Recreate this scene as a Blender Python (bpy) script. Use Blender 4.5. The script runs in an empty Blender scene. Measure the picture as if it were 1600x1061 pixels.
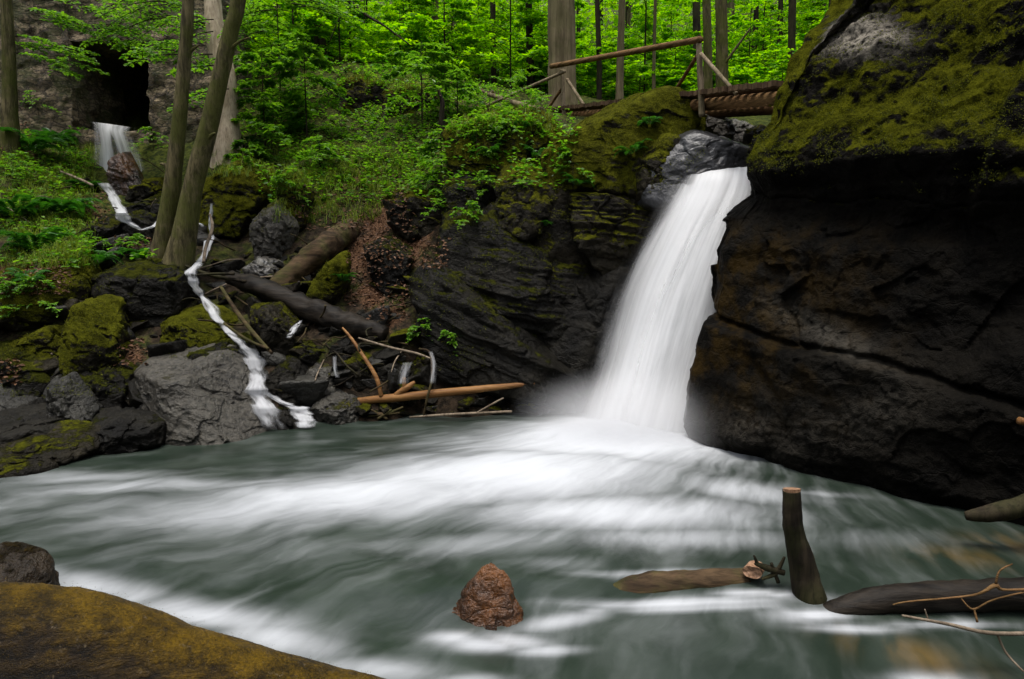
import bpy, math, random
import numpy as np
from mathutils import Vector, Matrix

# ------------------------------------------------------------------ camera, sky, sun, exposure
SC = bpy.context.scene
COL = SC.collection
F_PX, CX, CY, HCAM = 1062.0, 800.0, 530.5, 2.4
TH = math.atan(130.5 / F_PX)
cam = bpy.data.cameras.new('camera')
cam_o = bpy.data.objects.new('camera', cam)
COL.objects.link(cam_o)
cam.sensor_width = 36.0
cam.lens = F_PX * 36.0 / 1600.0
cam.clip_start, cam.clip_end = 0.05, 1000
cam_o.location = (0, 0, HCAM)
cam_o.rotation_euler = (math.pi / 2 - TH, 0, 0)
SC.camera = cam_o

SUN_EL, SUN_AZ = math.radians(80), math.radians(205)      # azimuth from +Y towards +X: high light through the gap over the stream
world = bpy.data.worlds.new('World')
SC.world = world
world.use_nodes = True
wn = world.node_tree
bg = wn.nodes['Background']
sky = wn.nodes.new('ShaderNodeTexSky')
sky.sky_type = 'NISHITA'
sky.sun_disc = False
sky.sun_elevation = SUN_EL
sky.sun_rotation = SUN_AZ
sky.dust_density = 4.0
sky.air_density = 1.0
hs = wn.nodes.new('ShaderNodeHueSaturation')          # a bright overcast: the same sky with most of its blue veiled by cloud
hs.inputs['Saturation'].default_value = 0.45
wn.links.new(sky.outputs[0], hs.inputs['Color'])
wn.links.new(hs.outputs[0], bg.inputs[0])
bg.inputs[1].default_value = 0.13
sl = bpy.data.lights.new('sun', 'SUN')
sl.energy = 1.4
sl.angle = math.radians(22)
sl.color = (1.0, 0.96, 0.9)
so = bpy.data.objects.new('sun', sl)
COL.objects.link(so)
d = Vector((math.sin(SUN_AZ) * math.cos(SUN_EL), math.cos(SUN_AZ) * math.cos(SUN_EL), math.sin(SUN_EL)))
so.rotation_euler = d.to_track_quat('Z', 'Y').to_euler()
SC.view_settings.view_transform = 'Standard'
SC.view_settings.look = 'None'
SC.view_settings.exposure = 1.1
SC.cycles.max_bounces = 6
SC.cycles.diffuse_bounces = 3
SC.cycles.glossy_bounces = 2
SC.cycles.transmission_bounces = 4
SC.cycles.transparent_max_bounces = 12
SC.cycles.volume_bounces = 2
SC.cycles.caustics_reflective = False
SC.cycles.caustics_refractive = False

# ------------------------------------------------------------------ helpers
rng = np.random.default_rng(7)
CT, ST = math.cos(TH), math.sin(TH)

def ray(px, py):
    a, b = (px - CX) / F_PX, (CY - py) / F_PX
    return np.array([a, CT + b * ST, -ST + b * CT])

def P(px, py, dep):
    """world point seen at photo pixel (px, py), dep metres ahead of the viewpoint"""
    r = ray(px, py)
    return np.array([0, 0, HCAM]) + r * (dep / r[1])

def W(px, py, z=0.0):
    r = ray(px, py)
    return np.array([0, 0, HCAM]) + r * ((z - HCAM) / r[2])

_perm = np.random.default_rng(3).permutation(256)
_perm = np.concatenate([_perm, _perm])
_g = np.random.default_rng(5).normal(size=(256, 3))
_g /= np.linalg.norm(_g, axis=1)[:, None]

def perlin(p):
    p = np.asarray(p, float)
    i = np.floor(p).astype(np.int64)
    f = p - i
    u = f * f * f * (f * (f * 6 - 15) + 10)
    i &= 255
    out = 0
    for dx in (0, 1):
        for dy in (0, 1):
            for dz in (0, 1):
                h = _perm[(_perm[(_perm[(i[:, 0] + dx) & 255] + i[:, 1] + dy) & 255] + i[:, 2] + dz) & 255]
                g = _g[h]
                dot = g[:, 0] * (f[:, 0] - dx) + g[:, 1] * (f[:, 1] - dy) + g[:, 2] * (f[:, 2] - dz)
                w = (u[:, 0] if dx else 1 - u[:, 0]) * (u[:, 1] if dy else 1 - u[:, 1]) * (u[:, 2] if dz else 1 - u[:, 2])
                out = out + dot * w
    return out * 1.6

def fbm(p, sc, octv=4, gain=0.5, seed=0):
    p = np.asarray(p, float) * sc + seed * 17.31
    a, s, t = 1.0, 0, 0
    for _ in range(octv):
        s = s + a * perlin(p)
        t += a
        p = p * 2.03 + 5.7
        a *= gain
    return s / t

def ridge(p, sc, octv=3, seed=0):
    p = np.asarray(p, float) * sc + seed * 11.7
    a, s, t = 1.0, 0, 0
    for _ in range(octv):
        s = s + a * (1 - 2 * np.abs(perlin(p)))
        t += a
        p = p * 2.1 + 3.3
        a *= 0.5
    return s / t

_fr = np.random.default_rng(11)
_fj = _fr.uniform(0, 1, (256, 3)); _ft = _fr.normal(0, 1, (256, 3)); _fo = _fr.uniform(-1, 1, 256)
def facet(p, sc, warp=.35, seed=0):
    """broken planes: each cell of the stone is a tilted flat chip"""
    q = np.asarray(p, float) * sc + seed * 7.7
    q = q + warp * np.column_stack([perlin(q * 1.3 + k * 31.7) for k in (1, 2, 3)])
    i = np.floor(q).astype(np.int64)
    best = np.full(len(q), 1e9); val = np.zeros(len(q))
    for dx in (-1, 0, 1):
        for dy in (-1, 0, 1):
            for dz in (-1, 0, 1):
                c = (i + [dx, dy, dz])
                m = c & 255
                h = _perm[(_perm[(_perm[m[:, 0]] + m[:, 1]) & 255] + m[:, 2]) & 255]
                d = q - (c + _fj[h])
                r = (d * d).sum(1)
                k = r < best
                best = np.where(k, r, best)
                val = np.where(k, (d * _ft[h]).sum(1) * .55 + .35 * _fo[h], val)
    return val
def sstep(a, b, x):
    t = np.clip((x - a) / (b - a), 0, 1)
    return t * t * (3 - 2 * t)

def mesh(name, V, Fq, mat=None, smooth=True, attrs=None, mats=None):
    """one mesh from arrays; Fq is an (n,3)/(n,4) array or a list of such arrays"""
    V = np.asarray(V, np.float32)
    Fl = Fq if isinstance(Fq, list) else [Fq]
    Fl = [np.asarray(f, np.int32) for f in Fl if len(f)]
    me = bpy.data.meshes.new(name)
    me.vertices.add(len(V))
    me.vertices.foreach_set('co', V.ravel())
    nl = sum(f.size for f in Fl)
    npoly = sum(len(f) for f in Fl)
    me.loops.add(nl)
    me.polygons.add(npoly)
    me.loops.foreach_set('vertex_index', np.concatenate([f.ravel() for f in Fl]))
    tot = np.concatenate([np.full(len(f), f.shape[1], np.int32) for f in Fl])
    st = np.concatenate([[0], np.cumsum(tot)[:-1]]).astype(np.int32)
    me.polygons.foreach_set('loop_start', st)
    me.polygons.foreach_set('loop_total', tot)
    me.polygons.foreach_set('use_smooth', np.full(npoly, bool(smooth)))
    for k, v in (attrs or {}).items():
        a = me.attributes.new(k, 'FLOAT', 'POINT')
        a.data.foreach_set('value', np.broadcast_to(np.asarray(v, np.float32), (len(V),)).copy())
    if mat:
        me.materials.append(mat)
    me.update(calc_edges=True)
    me.validate()
    return me

def tagit(o, label=None, cat=None, group=None, kind=None):
    if label: o['label'] = label
    if cat: o['category'] = cat
    if group: o['group'] = group
    if kind: o['kind'] = kind
    return o

def obj(name, me, loc=(0, 0, 0), parent=None, **kw):
    o = bpy.data.objects.new(name, me)
    COL.objects.link(o)
    o.location = [float(v) for v in loc]
    if parent: o.parent = parent
    return tagit(o, **kw)

def empty(name, loc, **kw):
    return obj(name, None, loc, **kw)

def join(parts):
    Vs, F3, F4, off = [], [], [], 0
    for V, Fc in parts:
        Fl = Fc if isinstance(Fc, list) else [Fc]
        for f in Fl:
            f = np.asarray(f)
            if len(f): (F3 if f.shape[1] == 3 else F4).append(f + off)
        Vs.append(V)
        off += len(V)
    out = []
    if F4: out.append(np.concatenate(F4))
    if F3: out.append(np.concatenate(F3))
    return np.concatenate(Vs), out

# ------------------------------------------------------------------ node helper and materials
class N:
    def __init__(s, name):
        s.m = bpy.data.materials.new(name)
        s.m.use_nodes = True
        s.t = s.m.node_tree
        s.t.nodes.clear()
        s.out = s.t.nodes.new('ShaderNodeOutputMaterial')
    def n(s, ty, props=None, **ins):
        nd = s.t.nodes.new('ShaderNode' + ty)
        for k, v in (props or {}).items(): setattr(nd, k, v)
        for k, v in ins.items():
            k2 = int(k[1:]) if k[0] == '_' and k[1:].isdigit() else k.replace('_', ' ')
            s.put(nd.inputs[k2], v)
        return nd
    def put(s, sock, v):
        if isinstance(v, bpy.types.NodeSocket): s.t.links.new(v, sock)
        elif isinstance(v, bpy.types.Node): s.t.links.new(v.outputs[0], sock)
        else:
            if sock.type == 'RGBA' and len(v) == 3: v = (*v, 1)
            sock.default_value = v
    def math(s, op, a, b=0.0, clamp=False):
        return s.n('Math', {'operation': op, 'use_clamp': clamp}, _0=a, _1=b).outputs[0]
    def mix(s, f, a, b):
        nd = s.n('Mix', {'data_type': 'RGBA'})
        s.put(nd.inputs[0], f); s.put(nd.inputs[6], a); s.put(nd.inputs[7], b)
        return nd.outputs[2]
    def ss(s, x, lo, hi):
        return s.n('MapRange', {'interpolation_type': 'SMOOTHSTEP'}, Value=x, From_Min=lo, From_Max=hi).outputs[0]
    def noise(s, vec, scale, detail=4, rough=0.55, dist=0.0):
        return s.n('TexNoise', Vector=vec, Scale=scale, Detail=detail, Roughness=rough, Distortion=dist).outputs[0]
    def attr(s, name):
        return s.n('Attribute', {'attribute_name': name}).outputs['Fac']
    def pos(s):
        return s.n('NewGeometry').outputs['Position']
    def scalev(s, v, sc):
        return s.n('VectorMath', {'operation': 'MULTIPLY'}, _0=v, _1=sc).outputs[0]
    def bump(s, h, strength, dist, nrm=None):
        nd = s.n('Bump', Strength=strength, Distance=dist, Height=h)
        if nrm is not None: s.put(nd.inputs['Normal'], nrm)
        return nd.outputs[0]
    def done(s, sh):
        s.t.links.new(sh if isinstance(sh, bpy.types.NodeSocket) else sh.outputs[0], s.out.inputs[0])
        return s.m

def rock_mat(name, c1, c2, mossA=(0.035, 0.04, 0.006), mossB=(0.12, 0.11, 0.012), rough=0.45, ochre=(0.06, 0.035, 0.012), spec=0.28, bst=1.0):
    m = N(name)
    p = m.pos()
    n1 = m.noise(p, 1.7, 8, 0.62, 0.4)
    n2 = m.noise(p, 14.0, 6, 0.6)
    n3 = m.noise(p, 75.0, 3, 0.6)
    col = m.mix(m.ss(n1, 0.32, 0.68), c1, c2)
    col = m.mix(m.math('MULTIPLY', m.ss(n2, 0.45, 0.7), 0.55), col, tuple(0.45 * v for v in c1))
    och = m.math('MULTIPLY', m.attr('ochre'), m.ss(m.noise(p, 2.6, 6, 0.65), 0.42, 0.62))
    col = m.mix(och, col, ochre)
    pale = m.math('MULTIPLY', m.attr('pale'), m.ss(n2, 0.3, 0.6))
    col = m.mix(pale, col, (0.20, 0.18, 0.145))
    # thin wandering seams
    vor = m.n('TexVoronoi', {'feature': 'DISTANCE_TO_EDGE'}, Vector=m.n('VectorMath', {'operation': 'ADD'}, _0=m.scalev(p, (1.0, 1.0, 1.9)), _1=m.scalev(m.n('TexNoise', Vector=p, Scale=1.6, Detail=5).outputs['Color'], (1.3, 1.3, 1.3))).outputs[0], Scale=1.1)
    crack = m.ss(vor.outputs['Distance'], 0.0, 0.03)
    col = m.mix(m.math('MULTIPLY', m.math('SUBTRACT', 1.0, crack), m.math('MULTIPLY', m.ss(n2, .4, .62), 0.5)), col, (0.008, 0.007, 0.006))
    # moss grows where the stone faces up, in ragged patches
    nz = m.n('SeparateXYZ', _0=m.n('NewGeometry').outputs['Normal']).outputs[2]
    mk = m.math('ADD', m.math('MULTIPLY', nz, 0.55), m.attr('moss'))
    mk = m.math('ADD', mk, m.math('MULTIPLY', m.math('SUBTRACT', m.noise(p, 2.3, 7, 0.62), 0.5), 1.5))
    mk = m.math('ADD', mk, m.math('MULTIPLY', m.math('SUBTRACT', n2, 0.5), 0.7))
    mk = m.ss(mk, 0.40, 0.66)
    mn = m.noise(p, 5.0, 7, 0.68)
    mcol = m.mix(m.ss(m.math('ADD', m.math('MULTIPLY', mn, 0.6), m.math('MULTIPLY', n3, 0.4)), 0.36, 0.64), mossA, mossB)
    col = m.mix(mk, col, mcol)
    h = m.math('ADD', m.math('MULTIPLY', n1, 0.5), m.math('ADD', m.math('MULTIPLY', n2, 0.35), m.math('MULTIPLY', n3, 0.10)))
    h = m.math('ADD', h, m.math('MULTIPLY', crack, 0.05))
    mh = m.math('MULTIPLY', mk, m.math('ADD', 0.15, m.math('MULTIPLY', m.noise(p, 42.0, 5, 0.75), 0.9)))
    h = m.math('ADD', h, mh)
    nb = m.bump(h, bst, 0.11)
    r = m.math('ADD', m.math('MULTIPLY', n2, 0.35), rough - 0.15)
    r = m.math('MAXIMUM', r, m.math('MULTIPLY', mk, 0.95))
    bs = m.n('BsdfPrincipled', Base_Color=col, Roughness=r, Normal=nb)
    m.put(bs.inputs['Specular IOR Level'], m.math('SUBTRACT', spec, m.math('MULTIPLY', mk, 0.8 * spec)))
    return m.done(bs)

M_ROCK = rock_mat('wet_grey_stone', (0.008, 0.0075, 0.006), (0.037, 0.035, 0.028), rough=.38, spec=.25)
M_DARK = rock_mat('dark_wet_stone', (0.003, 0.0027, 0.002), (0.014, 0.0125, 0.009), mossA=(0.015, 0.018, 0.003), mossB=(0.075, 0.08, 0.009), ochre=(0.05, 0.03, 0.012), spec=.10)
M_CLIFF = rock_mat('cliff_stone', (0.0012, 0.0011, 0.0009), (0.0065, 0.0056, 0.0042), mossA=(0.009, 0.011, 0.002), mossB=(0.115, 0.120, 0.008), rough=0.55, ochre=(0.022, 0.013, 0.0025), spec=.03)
M_SLICK = rock_mat('slick_wet_stone', (0.012, 0.012, 0.0125), (0.034, 0.034, 0.036), rough=0.30, spec=.5, bst=.45)
M_LEDGE = rock_mat('mossy_ledge_stone', (0.005, 0.0043, 0.0028), (0.025, 0.021, 0.013), mossA=(0.025, 0.026, 0.004), mossB=(0.14, 0.145, 0.011), spec=.08)
M_RUST = rock_mat('rusty_wet_stone', (0.006, 0.003, 0.0015), (0.075, 0.026, 0.004), rough=0.28, spec=.5, ochre=(.13, .045, .006))

def bark_mat(name, c1, c2, moss=(0.05, 0.06, 0.012), mossk=0.5, stretch=0.16, scale=9.0, rough=0.85, bstr=0.7, grain=None, spec=.12):
    m = N(name)
    tc = m.n('TexCoord').outputs['Object']
    v = m.scalev(tc, grain or (1, 1, stretch))
    n1 = m.noise(v, scale, 6, 0.65, 0.6)
    n2 = m.noise(tc, 2.2, 5, 0.6)
    n3 = m.noise(v, scale * 4, 4, 0.6)
    col = m.mix(m.ss(n1, 0.35, 0.65), c1, c2)
    col = m.mix(m.math('MULTIPLY', m.ss(n2, 0.40, 0.60), mossk), col, moss)
    col = m.mix(m.math('MULTIPLY', m.ss(n3, 0.5, 0.7), 0.5), col, tuple(0.4 * q for q in c1))
    h = m.math('ADD', m.math('MULTIPLY', n1, 0.7), m.math('MULTIPLY', n3, 0.3))
    return m.done(m.n('BsdfPrincipled', Base_Color=col, Roughness=rough, Specular_IOR_Level=spec, Normal=m.bump(h, bstr, 0.03)))

M_BARK = bark_mat('grey_green_bark', (0.03, 0.026, 0.012), (0.13, 0.108, 0.052), moss=(0.06, 0.066, 0.012), mossk=0.8, scale=14, bstr=1.0)
M_BARKPALE = bark_mat('pale_flaking_bark', (0.30, 0.23, 0.16), (0.52, 0.42, 0.31), mossk=0.15, stretch=0.3)
M_BARKDARK = bark_mat('dark_bark', (0.006, 0.0045, 0.003), (0.028, 0.021, 0.013), mossk=0.2)
M_BARKBEECH = bark_mat('smooth_beech_bark', (0.08, 0.062, 0.036), (0.18, 0.145, 0.085), mossk=0.35, stretch=0.08, scale=6)
M_BLACKWOOD = bark_mat('black_soaked_wood', (0.003, 0.0024, 0.0018), (0.022, 0.017, 0.012), mossk=0.0, rough=0.6, grain=(.13, .6, 1))
M_OLDWOOD = bark_mat('weathered_brown_wood', (0.02, 0.013, 0.007), (0.08, 0.051, 0.027), mossk=0.45, grain=(.15, .7, 1))
M_PEELED = bark_mat('peeled_orange_wood', (0.13, 0.058, 0.019), (0.28, 0.145, 0.052), mossk=0.0, rough=0.5, bstr=0.25, grain=(.1, .7, 1))
M_TWIG = bark_mat('bleached_twig', (0.10, 0.075, 0.052), (0.22, 0.175, 0.125), mossk=0.0, bstr=0.3)
M_RAIL = bark_mat('brown_rail_wood', (0.07, 0.035, 0.013), (0.19, 0.105, 0.045), mossk=0.15, scale=14, grain=(.2, .12, 1.4))
M_POST = bark_mat('grey_post_wood', (0.12, 0.09, 0.055), (0.24, 0.19, 0.125), mossk=0.25, scale=14)
M_SLAT = bark_mat('dark_slat_wood', (0.05, 0.03, 0.018), (0.13, 0.08, 0.045), mossk=0.1)

def cut_mat(name, a, b):
    m = N(name)
    tc = m.n('TexCoord').outputs['Object']
    col = m.mix(m.ss(m.noise(tc, 45, 4, .6), .35, .65), a, b)
    return m.done(m.n('BsdfPrincipled', Base_Color=col, Roughness=0.6))
M_CUT = cut_mat('fresh_cut_wood', (0.12, 0.06, 0.028), (0.32, 0.18, 0.10))

def leaf_mat(name, a, b, tr=0.5, gloss=0.35):
    m = N(name)
    t = m.attr('tint')
    col = m.mix(t, a, b)
    dif = m.n('BsdfPrincipled', Base_Color=col, Roughness=gloss)
    m.put(dif.inputs['Specular IOR Level'], 0.25)
    tl = m.n('BsdfTranslucent', Color=m.n('HueSaturation', Saturation=1.1, Value=1.7, Color=col))
    mx = m.n('MixShader', _0=tr)
    m.put(mx.inputs[1], dif); m.put(mx.inputs[2], tl)
    return m.done(mx)
M_LEAF = leaf_mat('spring_beech_leaf', (0.04, 0.125, 0.014), (0.17, 0.31, 0.035))
M_LEAFFAR = leaf_mat('sunlit_forest_leaf', (0.05, 0.18, 0.014), (0.27, 0.46, 0.035), tr=0.55)
M_FERN = leaf_mat('fern_frond', (0.02, 0.085, 0.012), (0.06, 0.17, 0.02), tr=0.35)
M_GRASS = leaf_mat('grass_blade', (0.05, 0.10, 0.012), (0.19, 0.24, 0.03), tr=0.35)
M_LITTER = leaf_mat('dead_leaf', (0.04, 0.018, 0.008), (0.16, 0.08, 0.04), tr=0.05, gloss=0.6)
M_MOSS = leaf_mat('moss_tuft', (0.02, 0.028, 0.004), (0.13, 0.14, 0.012), tr=0.3, gloss=0.9)

def ground_mat():
    m = N('forest_soil')
    p = m.pos()
    n1 = m.noise(p, 0.9, 7, 0.62)
    n2 = m.noise(p, 9.0, 7, 0.65)
    n3 = m.noise(p, 55.0, 4, 0.6)
    col = m.mix(m.ss(n2, 0.35, 0.65), (0.009, 0.007, 0.0045), (0.038, 0.026, 0.016))
    g = m.ss(m.math('ADD', m.attr('green'), m.math('MULTIPLY', m.math('SUBTRACT', m.noise(p, 1.9, 7, 0.65), 0.5), 1.6)), 0.35, 0.7)
    gc = m.mix(m.ss(n2, 0.38, 0.62), (0.013, 0.020, 0.004), (0.06, 0.07, 0.010))
    col = m.mix(g, col, gc)
    litter = m.ss(m.math('ADD', m.attr('litter'), m.math('MULTIPLY', m.math('SUBTRACT', n2, 0.5), 1.2)), 0.4, 0.8)
    lc = m.mix(m.ss(n3, 0.4, 0.6), (0.035, 0.017, 0.009), (0.13, 0.07, 0.038))
    col = m.mix(litter, col, lc)
    h = m.math('ADD', m.math('MULTIPLY', n2, 0.7), m.math('MULTIPLY', n3, 0.3))
    return m.done(m.n('BsdfPrincipled', Base_Color=col, Roughness=0.85, Specular_IOR_Level=.08, Normal=m.bump(h, 0.9, 0.08)))
M_GROUND = ground_mat()

def wall_mat():
    m = N('ruined_stone_masonry')
    p = m.pos()
    q = m.n('VectorMath', {'operation': 'ADD'}, _0=m.scalev(p, (1.0, 1.0, 3.0)), _1=m.scalev(m.n('TexNoise', Vector=p, Scale=2.6, Detail=7, Roughness=.65).outputs['Color'], (0.8, 0.8, 0.8))).outputs[0]
    v = m.n('TexVoronoi', {'feature': 'DISTANCE_TO_EDGE'}, Vector=q, Scale=3.2)
    vc = m.n('TexVoronoi', Vector=q, Scale=3.2)
    n2 = m.noise(p, 13.0, 7, 0.7)
    joint = m.ss(m.math('ADD', v.outputs['Distance'], m.math('MULTIPLY', n2, .12)), 0.05, 0.16)
    tone = m.n('SeparateColor', _0=vc.outputs['Color']).outputs[0]
    st = m.mix(tone, (0.10, 0.068, 0.036), (0.31, 0.235, 0.14))
    st = m.mix(m.ss(n2, .4, .7), st, (0.06, 0.046, 0.03))
    col = m.mix(joint, (0.055, 0.042, 0.026), st)
    g = m.ss(m.math('ADD', m.noise(p, 1.3, 7, 0.7), m.math('MULTIPLY', n2, .3)), 0.58, 0.75)
    col = m.mix(m.math('MULTIPLY', g, 0.85), col, (0.055, 0.062, 0.012))
    h = m.math('ADD', m.math('MULTIPLY', joint, 0.5), m.math('MULTIPLY', n2, 0.8))
    return m.done(m.n('BsdfPrincipled', Base_Color=col, Roughness=0.85, Normal=m.bump(h, 1.0, 0.1)))
M_WALL = wall_mat()

def water_mat():
    m = N('churning_river_water')
    cv = m.n('CombineXYZ', _0=m.attr('fu'), _1=m.attr('fv'), _2=0.0).outputs[0]
    p = m.pos()
    warp = m.n('VectorMath', {'operation': 'ADD'}, _0=cv, _1=m.scalev(m.n('TexNoise', Vector=p, Scale=1.1, Detail=4).outputs['Color'], (0.6, 0.30, 0))).outputs[0]
    s1 = m.noise(m.scalev(warp, (1.7, 6.0, 1)), 1.0, 5, 0.55)
    s2 = m.noise(m.scalev(warp, (3.4, 13.0, 1)), 1.0, 4, 0.5)
    s3 = m.noise(m.scalev(warp, (2.2, 4.5, 1)), 1.0, 4, 0.5, 0.2)
    st = m.math('ADD', m.math('MULTIPLY', s1, 0.45), m.math('ADD', m.math('MULTIPLY', s2, 0.27), m.math('MULTIPLY', s3, 0.28)))
    fd = m.math('ADD', m.attr('foam'), m.math('MULTIPLY', m.math('SUBTRACT', st, 0.5), 1.12))
    fm = m.ss(fd, -0.05, 1.12)
    wc = m.mix(m.ss(s3, 0.35, 0.65), (0.012, 0.019, 0.013), (0.025, 0.034, 0.026))
    wc = m.mix(m.math('MULTIPLY', m.attr('bed'), m.ss(s1, 0.4, 0.6)), wc, (0.09, 0.055, 0.010))
    col = m.mix(fm, wc, (0.43, 0.445, 0.465))
    h = m.math('ADD', m.math('MULTIPLY', s1, 0.5), m.math('MULTIPLY', s2, 0.35))
    r = m.math('ADD', 0.30, m.math('MULTIPLY', fm, 0.5))
    bs = m.n('BsdfPrincipled', Base_Color=col, Roughness=r, Normal=m.bump(h, 0.35, 0.05), IOR=1.33)
    m.put(bs.inputs['Specular IOR Level'], m.math('SUBTRACT', 0.5, m.math('MULTIPLY', fm, 0.4)))
    return m.done(bs)
M_WATER = water_mat()

def fall_mat(name, col=(0.94, 0.95, 0.96), su=16.0, sv=0.8, gain=1.3, amp=0.8):
    """falling water: white streaks along the flow, thinning to nothing at the edges (attribute dens)"""
    m = N(name)
    cv = m.n('CombineXYZ', _0=m.attr('fu'), _1=m.attr('fv'), _2=0.0).outputs[0]
    s1 = m.noise(m.scalev(cv, (su, sv, 1)), 1.0, 5, 0.6, 0.15)
    s2 = m.noise(m.scalev(cv, (su * 0.3, sv * 0.7, 1)), 1.0, 3, 0.5, 0.1)
    st = m.math('ADD', m.math('MULTIPLY', s1, 0.5), m.math('MULTIPLY', s2, 0.5))
    a = m.math('ADD', m.math('MULTIPLY', m.attr('dens'), gain), m.math('MULTIPLY', m.math('SUBTRACT', st, 0.5), amp))
    a = m.ss(a, 0.0, 0.85)
    c = m.mix(m.ss(st, 0.36, 0.64), tuple(0.8 * v for v in col), col)
    df = m.n('BsdfDiffuse', Color=c, Normal=m.bump(st, 0.12, 0.06))
    tl = m.n('BsdfTranslucent', Color=c)
    mx = m.n('MixShader', _0=0.5); m.put(mx.inputs[1], df); m.put(mx.inputs[2], tl)
    tp = m.n('BsdfTransparent')
    fx = m.n('MixShader', _0=a); m.put(fx.inputs[1], tp); m.put(fx.inputs[2], mx)
    return m.done(fx)
M_FALL = fall_mat('silky_falling_water')
M_CASC = fall_mat('thin_cascade_water', (0.72, 0.73, 0.75), su=14.0, sv=1.6, gain=1.15, amp=1.5)

# ------------------------------------------------------------------ the ground
CTRL = []
def ct(px, py, dep): CTRL.append(P(px, py, dep))
def cw(x, y, z): CTRL.append(np.array([x, y, z], float))
for px, py in ((-150, 742), (0, 728), (150, 712), (250, 688), (420, 668), (500, 655), (650, 648), (800, 646), (890, 642)):
    q = W(px, py); q[2] = -0.06; CTRL.append(q)
    q = W(px, py); cw(q[0] * 0.97, q[1] - 0.6, -0.45)
for px, py in ((0, 820), (300, 780), (600, 740), (900, 720), (1100, 760), (1350, 850), (800, 1000), (300, 1000), (-200, 900)):
    q = W(px, py); cw(q[0], q[1], -0.75)
for a in ((0, 640, 8.9), (100, 600, 9.3), (0, 520, 9.8), (120, 480, 10.4), (0, 400, 11.2), (130, 395, 11.6), (270, 440, 11.4), (250, 560, 9.9), (200, 640, 9.2),
          (345, 560, 10.1), (400, 520, 10.6), (330, 450, 11.6), (190, 350, 13.4), (170, 290, 15.6), (60, 300, 13.6), (0, 220, 14.8), (300, 330, 13.6),
          (230, 290, 15.4), (350, 250, 15.2), (450, 610, 9.75), (520, 560, 10.2), (600, 600, 10.0), (640, 540, 10.5), (460, 450, 11.6), (560, 450, 11.8), (620, 400, 12.3), (590, 320, 13.4),
          (470, 300, 13.9), (430, 240, 15.6), (560, 230, 15.4), (680, 230, 14.6), (690, 330, 12.4), (740, 420, 11.6), (760, 590, 10.3), (860, 560, 10.6), (850, 420, 11.6), (780, 260, 12.6),
          (620, 175, 17.0), (530, 185, 17.4), (420, 170, 17.6), (540, 110, 18.6), (640, 118, 18.8), (760, 165, 16.0), (880, 182, 15.0), (960, 182, 14.4), (960, 330, 11.4), (930, 480, 10.8),
          (60, 222, 16.6), (180, 222, 16.9), (180, 212, 19.0), (240, 232, 16.9), (320, 222, 17.2), (110, 214, 18.5), (300, 200, 19), (400, 110, 20.0), (500, 85, 22.0), (700, 130, 22), (850, 150, 22), (1000, 165, 20), (1150, 185, 20), (1300, 170, 24)):
    ct(*a)
for a in ((1.0, 9.6, -0.5), (1.9, 10.4, 0.2), (1.7, 11.1, 2.6), (2.9, 11.6, 3.2), (2.6, 13.0, 3.5), (3.2, 15.5, 3.8), (4, 18, 5.0), (3.4, 9.8, -0.5), (5, 8, 0), (9, 7, 3), (7, 12, 4.5), (14, 10, 6),
          (0, 0, -0.8), (-4, 2, -.8), (4, 2, -.7), (-8, 5, -0.7), (0, -4, -.5), (7, 2, 0.6), (0, -9, 3.5), (-10, -7, 3), (10, -8, 4.5), (0, -20, 12), (25, -15, 14), (-25, -12, 12), (-11, 8.6, 0.5), (-13, 12, 4), (-22, 12, 9), (-28, 2, 8), (20, 3, 8),  # points rising behind the viewpoint: unseen hillside, added to keep out light from there
          (-16, 18, 9), (-24, 30, 14), (0, 30, 9.8), (-10, 32, 11.5), (10, 30, 9.2), (22, 30, 12), (0, 50, 17), (-25, 50, 20), (25, 50, 18), (0, 90, 34), (-60, 80, 36), (60, 80, 36), (0, 150, 60), (-80, 20, 30), (80, 20, 30), (0, -80, 40), (-60, -60, 40), (60, -60, 40)):
    cw(*a)
CTRL = np.array(CTRL)
def _phi(r): return r
_A = np.linalg.norm(CTRL[:, None, :2] - CTRL[None, :, :2], axis=2)
_n = len(CTRL)
_K = np.zeros((_n + 3, _n + 3)); _K[:_n, :_n] = _phi(_A) - 0.02 * np.eye(_n)
_K[:_n, _n] = 1; _K[:_n, _n + 1:] = CTRL[:, :2]; _K[_n, :_n] = 1; _K[_n + 1:, :_n] = CTRL[:, :2].T
_w = np.linalg.solve(_K, np.concatenate([CTRL[:, 2], [0, 0, 0]]))
def ground_smooth(xy):
    xy = np.asarray(xy, float)
    out = np.empty(len(xy))
    for i in range(0, len(xy), 20000):
        b = xy[i:i + 20000]
        D = np.linalg.norm(b[:, None] - CTRL[None, :, :2], axis=2)
        out[i:i + 20000] = _phi(D) @ _w[:_n] + _w[_n] + b @ _w[_n + 1:]
    return out
def ground_z(xy):
    xy = np.asarray(xy, float)
    z = ground_smooth(xy)
    p = np.column_stack([xy, 0.35 * z])
    amp = np.clip(0.35 + 0.02 * xy[:, 1], 0.3, 1.2) * sstep(-0.6, 0.4, z)
    z = z + amp * (0.32 * fbm(p, 0.7, 4, 0.5, 1) + 0.10 * fbm(p, 3.1, 3, 0.5, 2))
    return z
def gz(x, y): return float(ground_z(np.array([[x, y]]))[0])

def hit(px, py, water=True, lift=0.0):
    """where the photo's line of sight at a pixel first meets the ground (or the pool)"""
    r = ray(px, py)
    t = np.concatenate([np.arange(3.0, 24, 0.03), np.arange(24, 90, 0.25)])
    Q = np.array([0, 0, HCAM]) + t[:, None] * r / r[1]
    g = ground_z(Q[:, :2]) + lift
    if water: g = np.maximum(g, 0)
    k = np.nonzero(Q[:, 2] <= g)[0]
    return Q[k[0]] if len(k) else Q[-1]
def gdep(px, py): return hit(px, py)[1]

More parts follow.
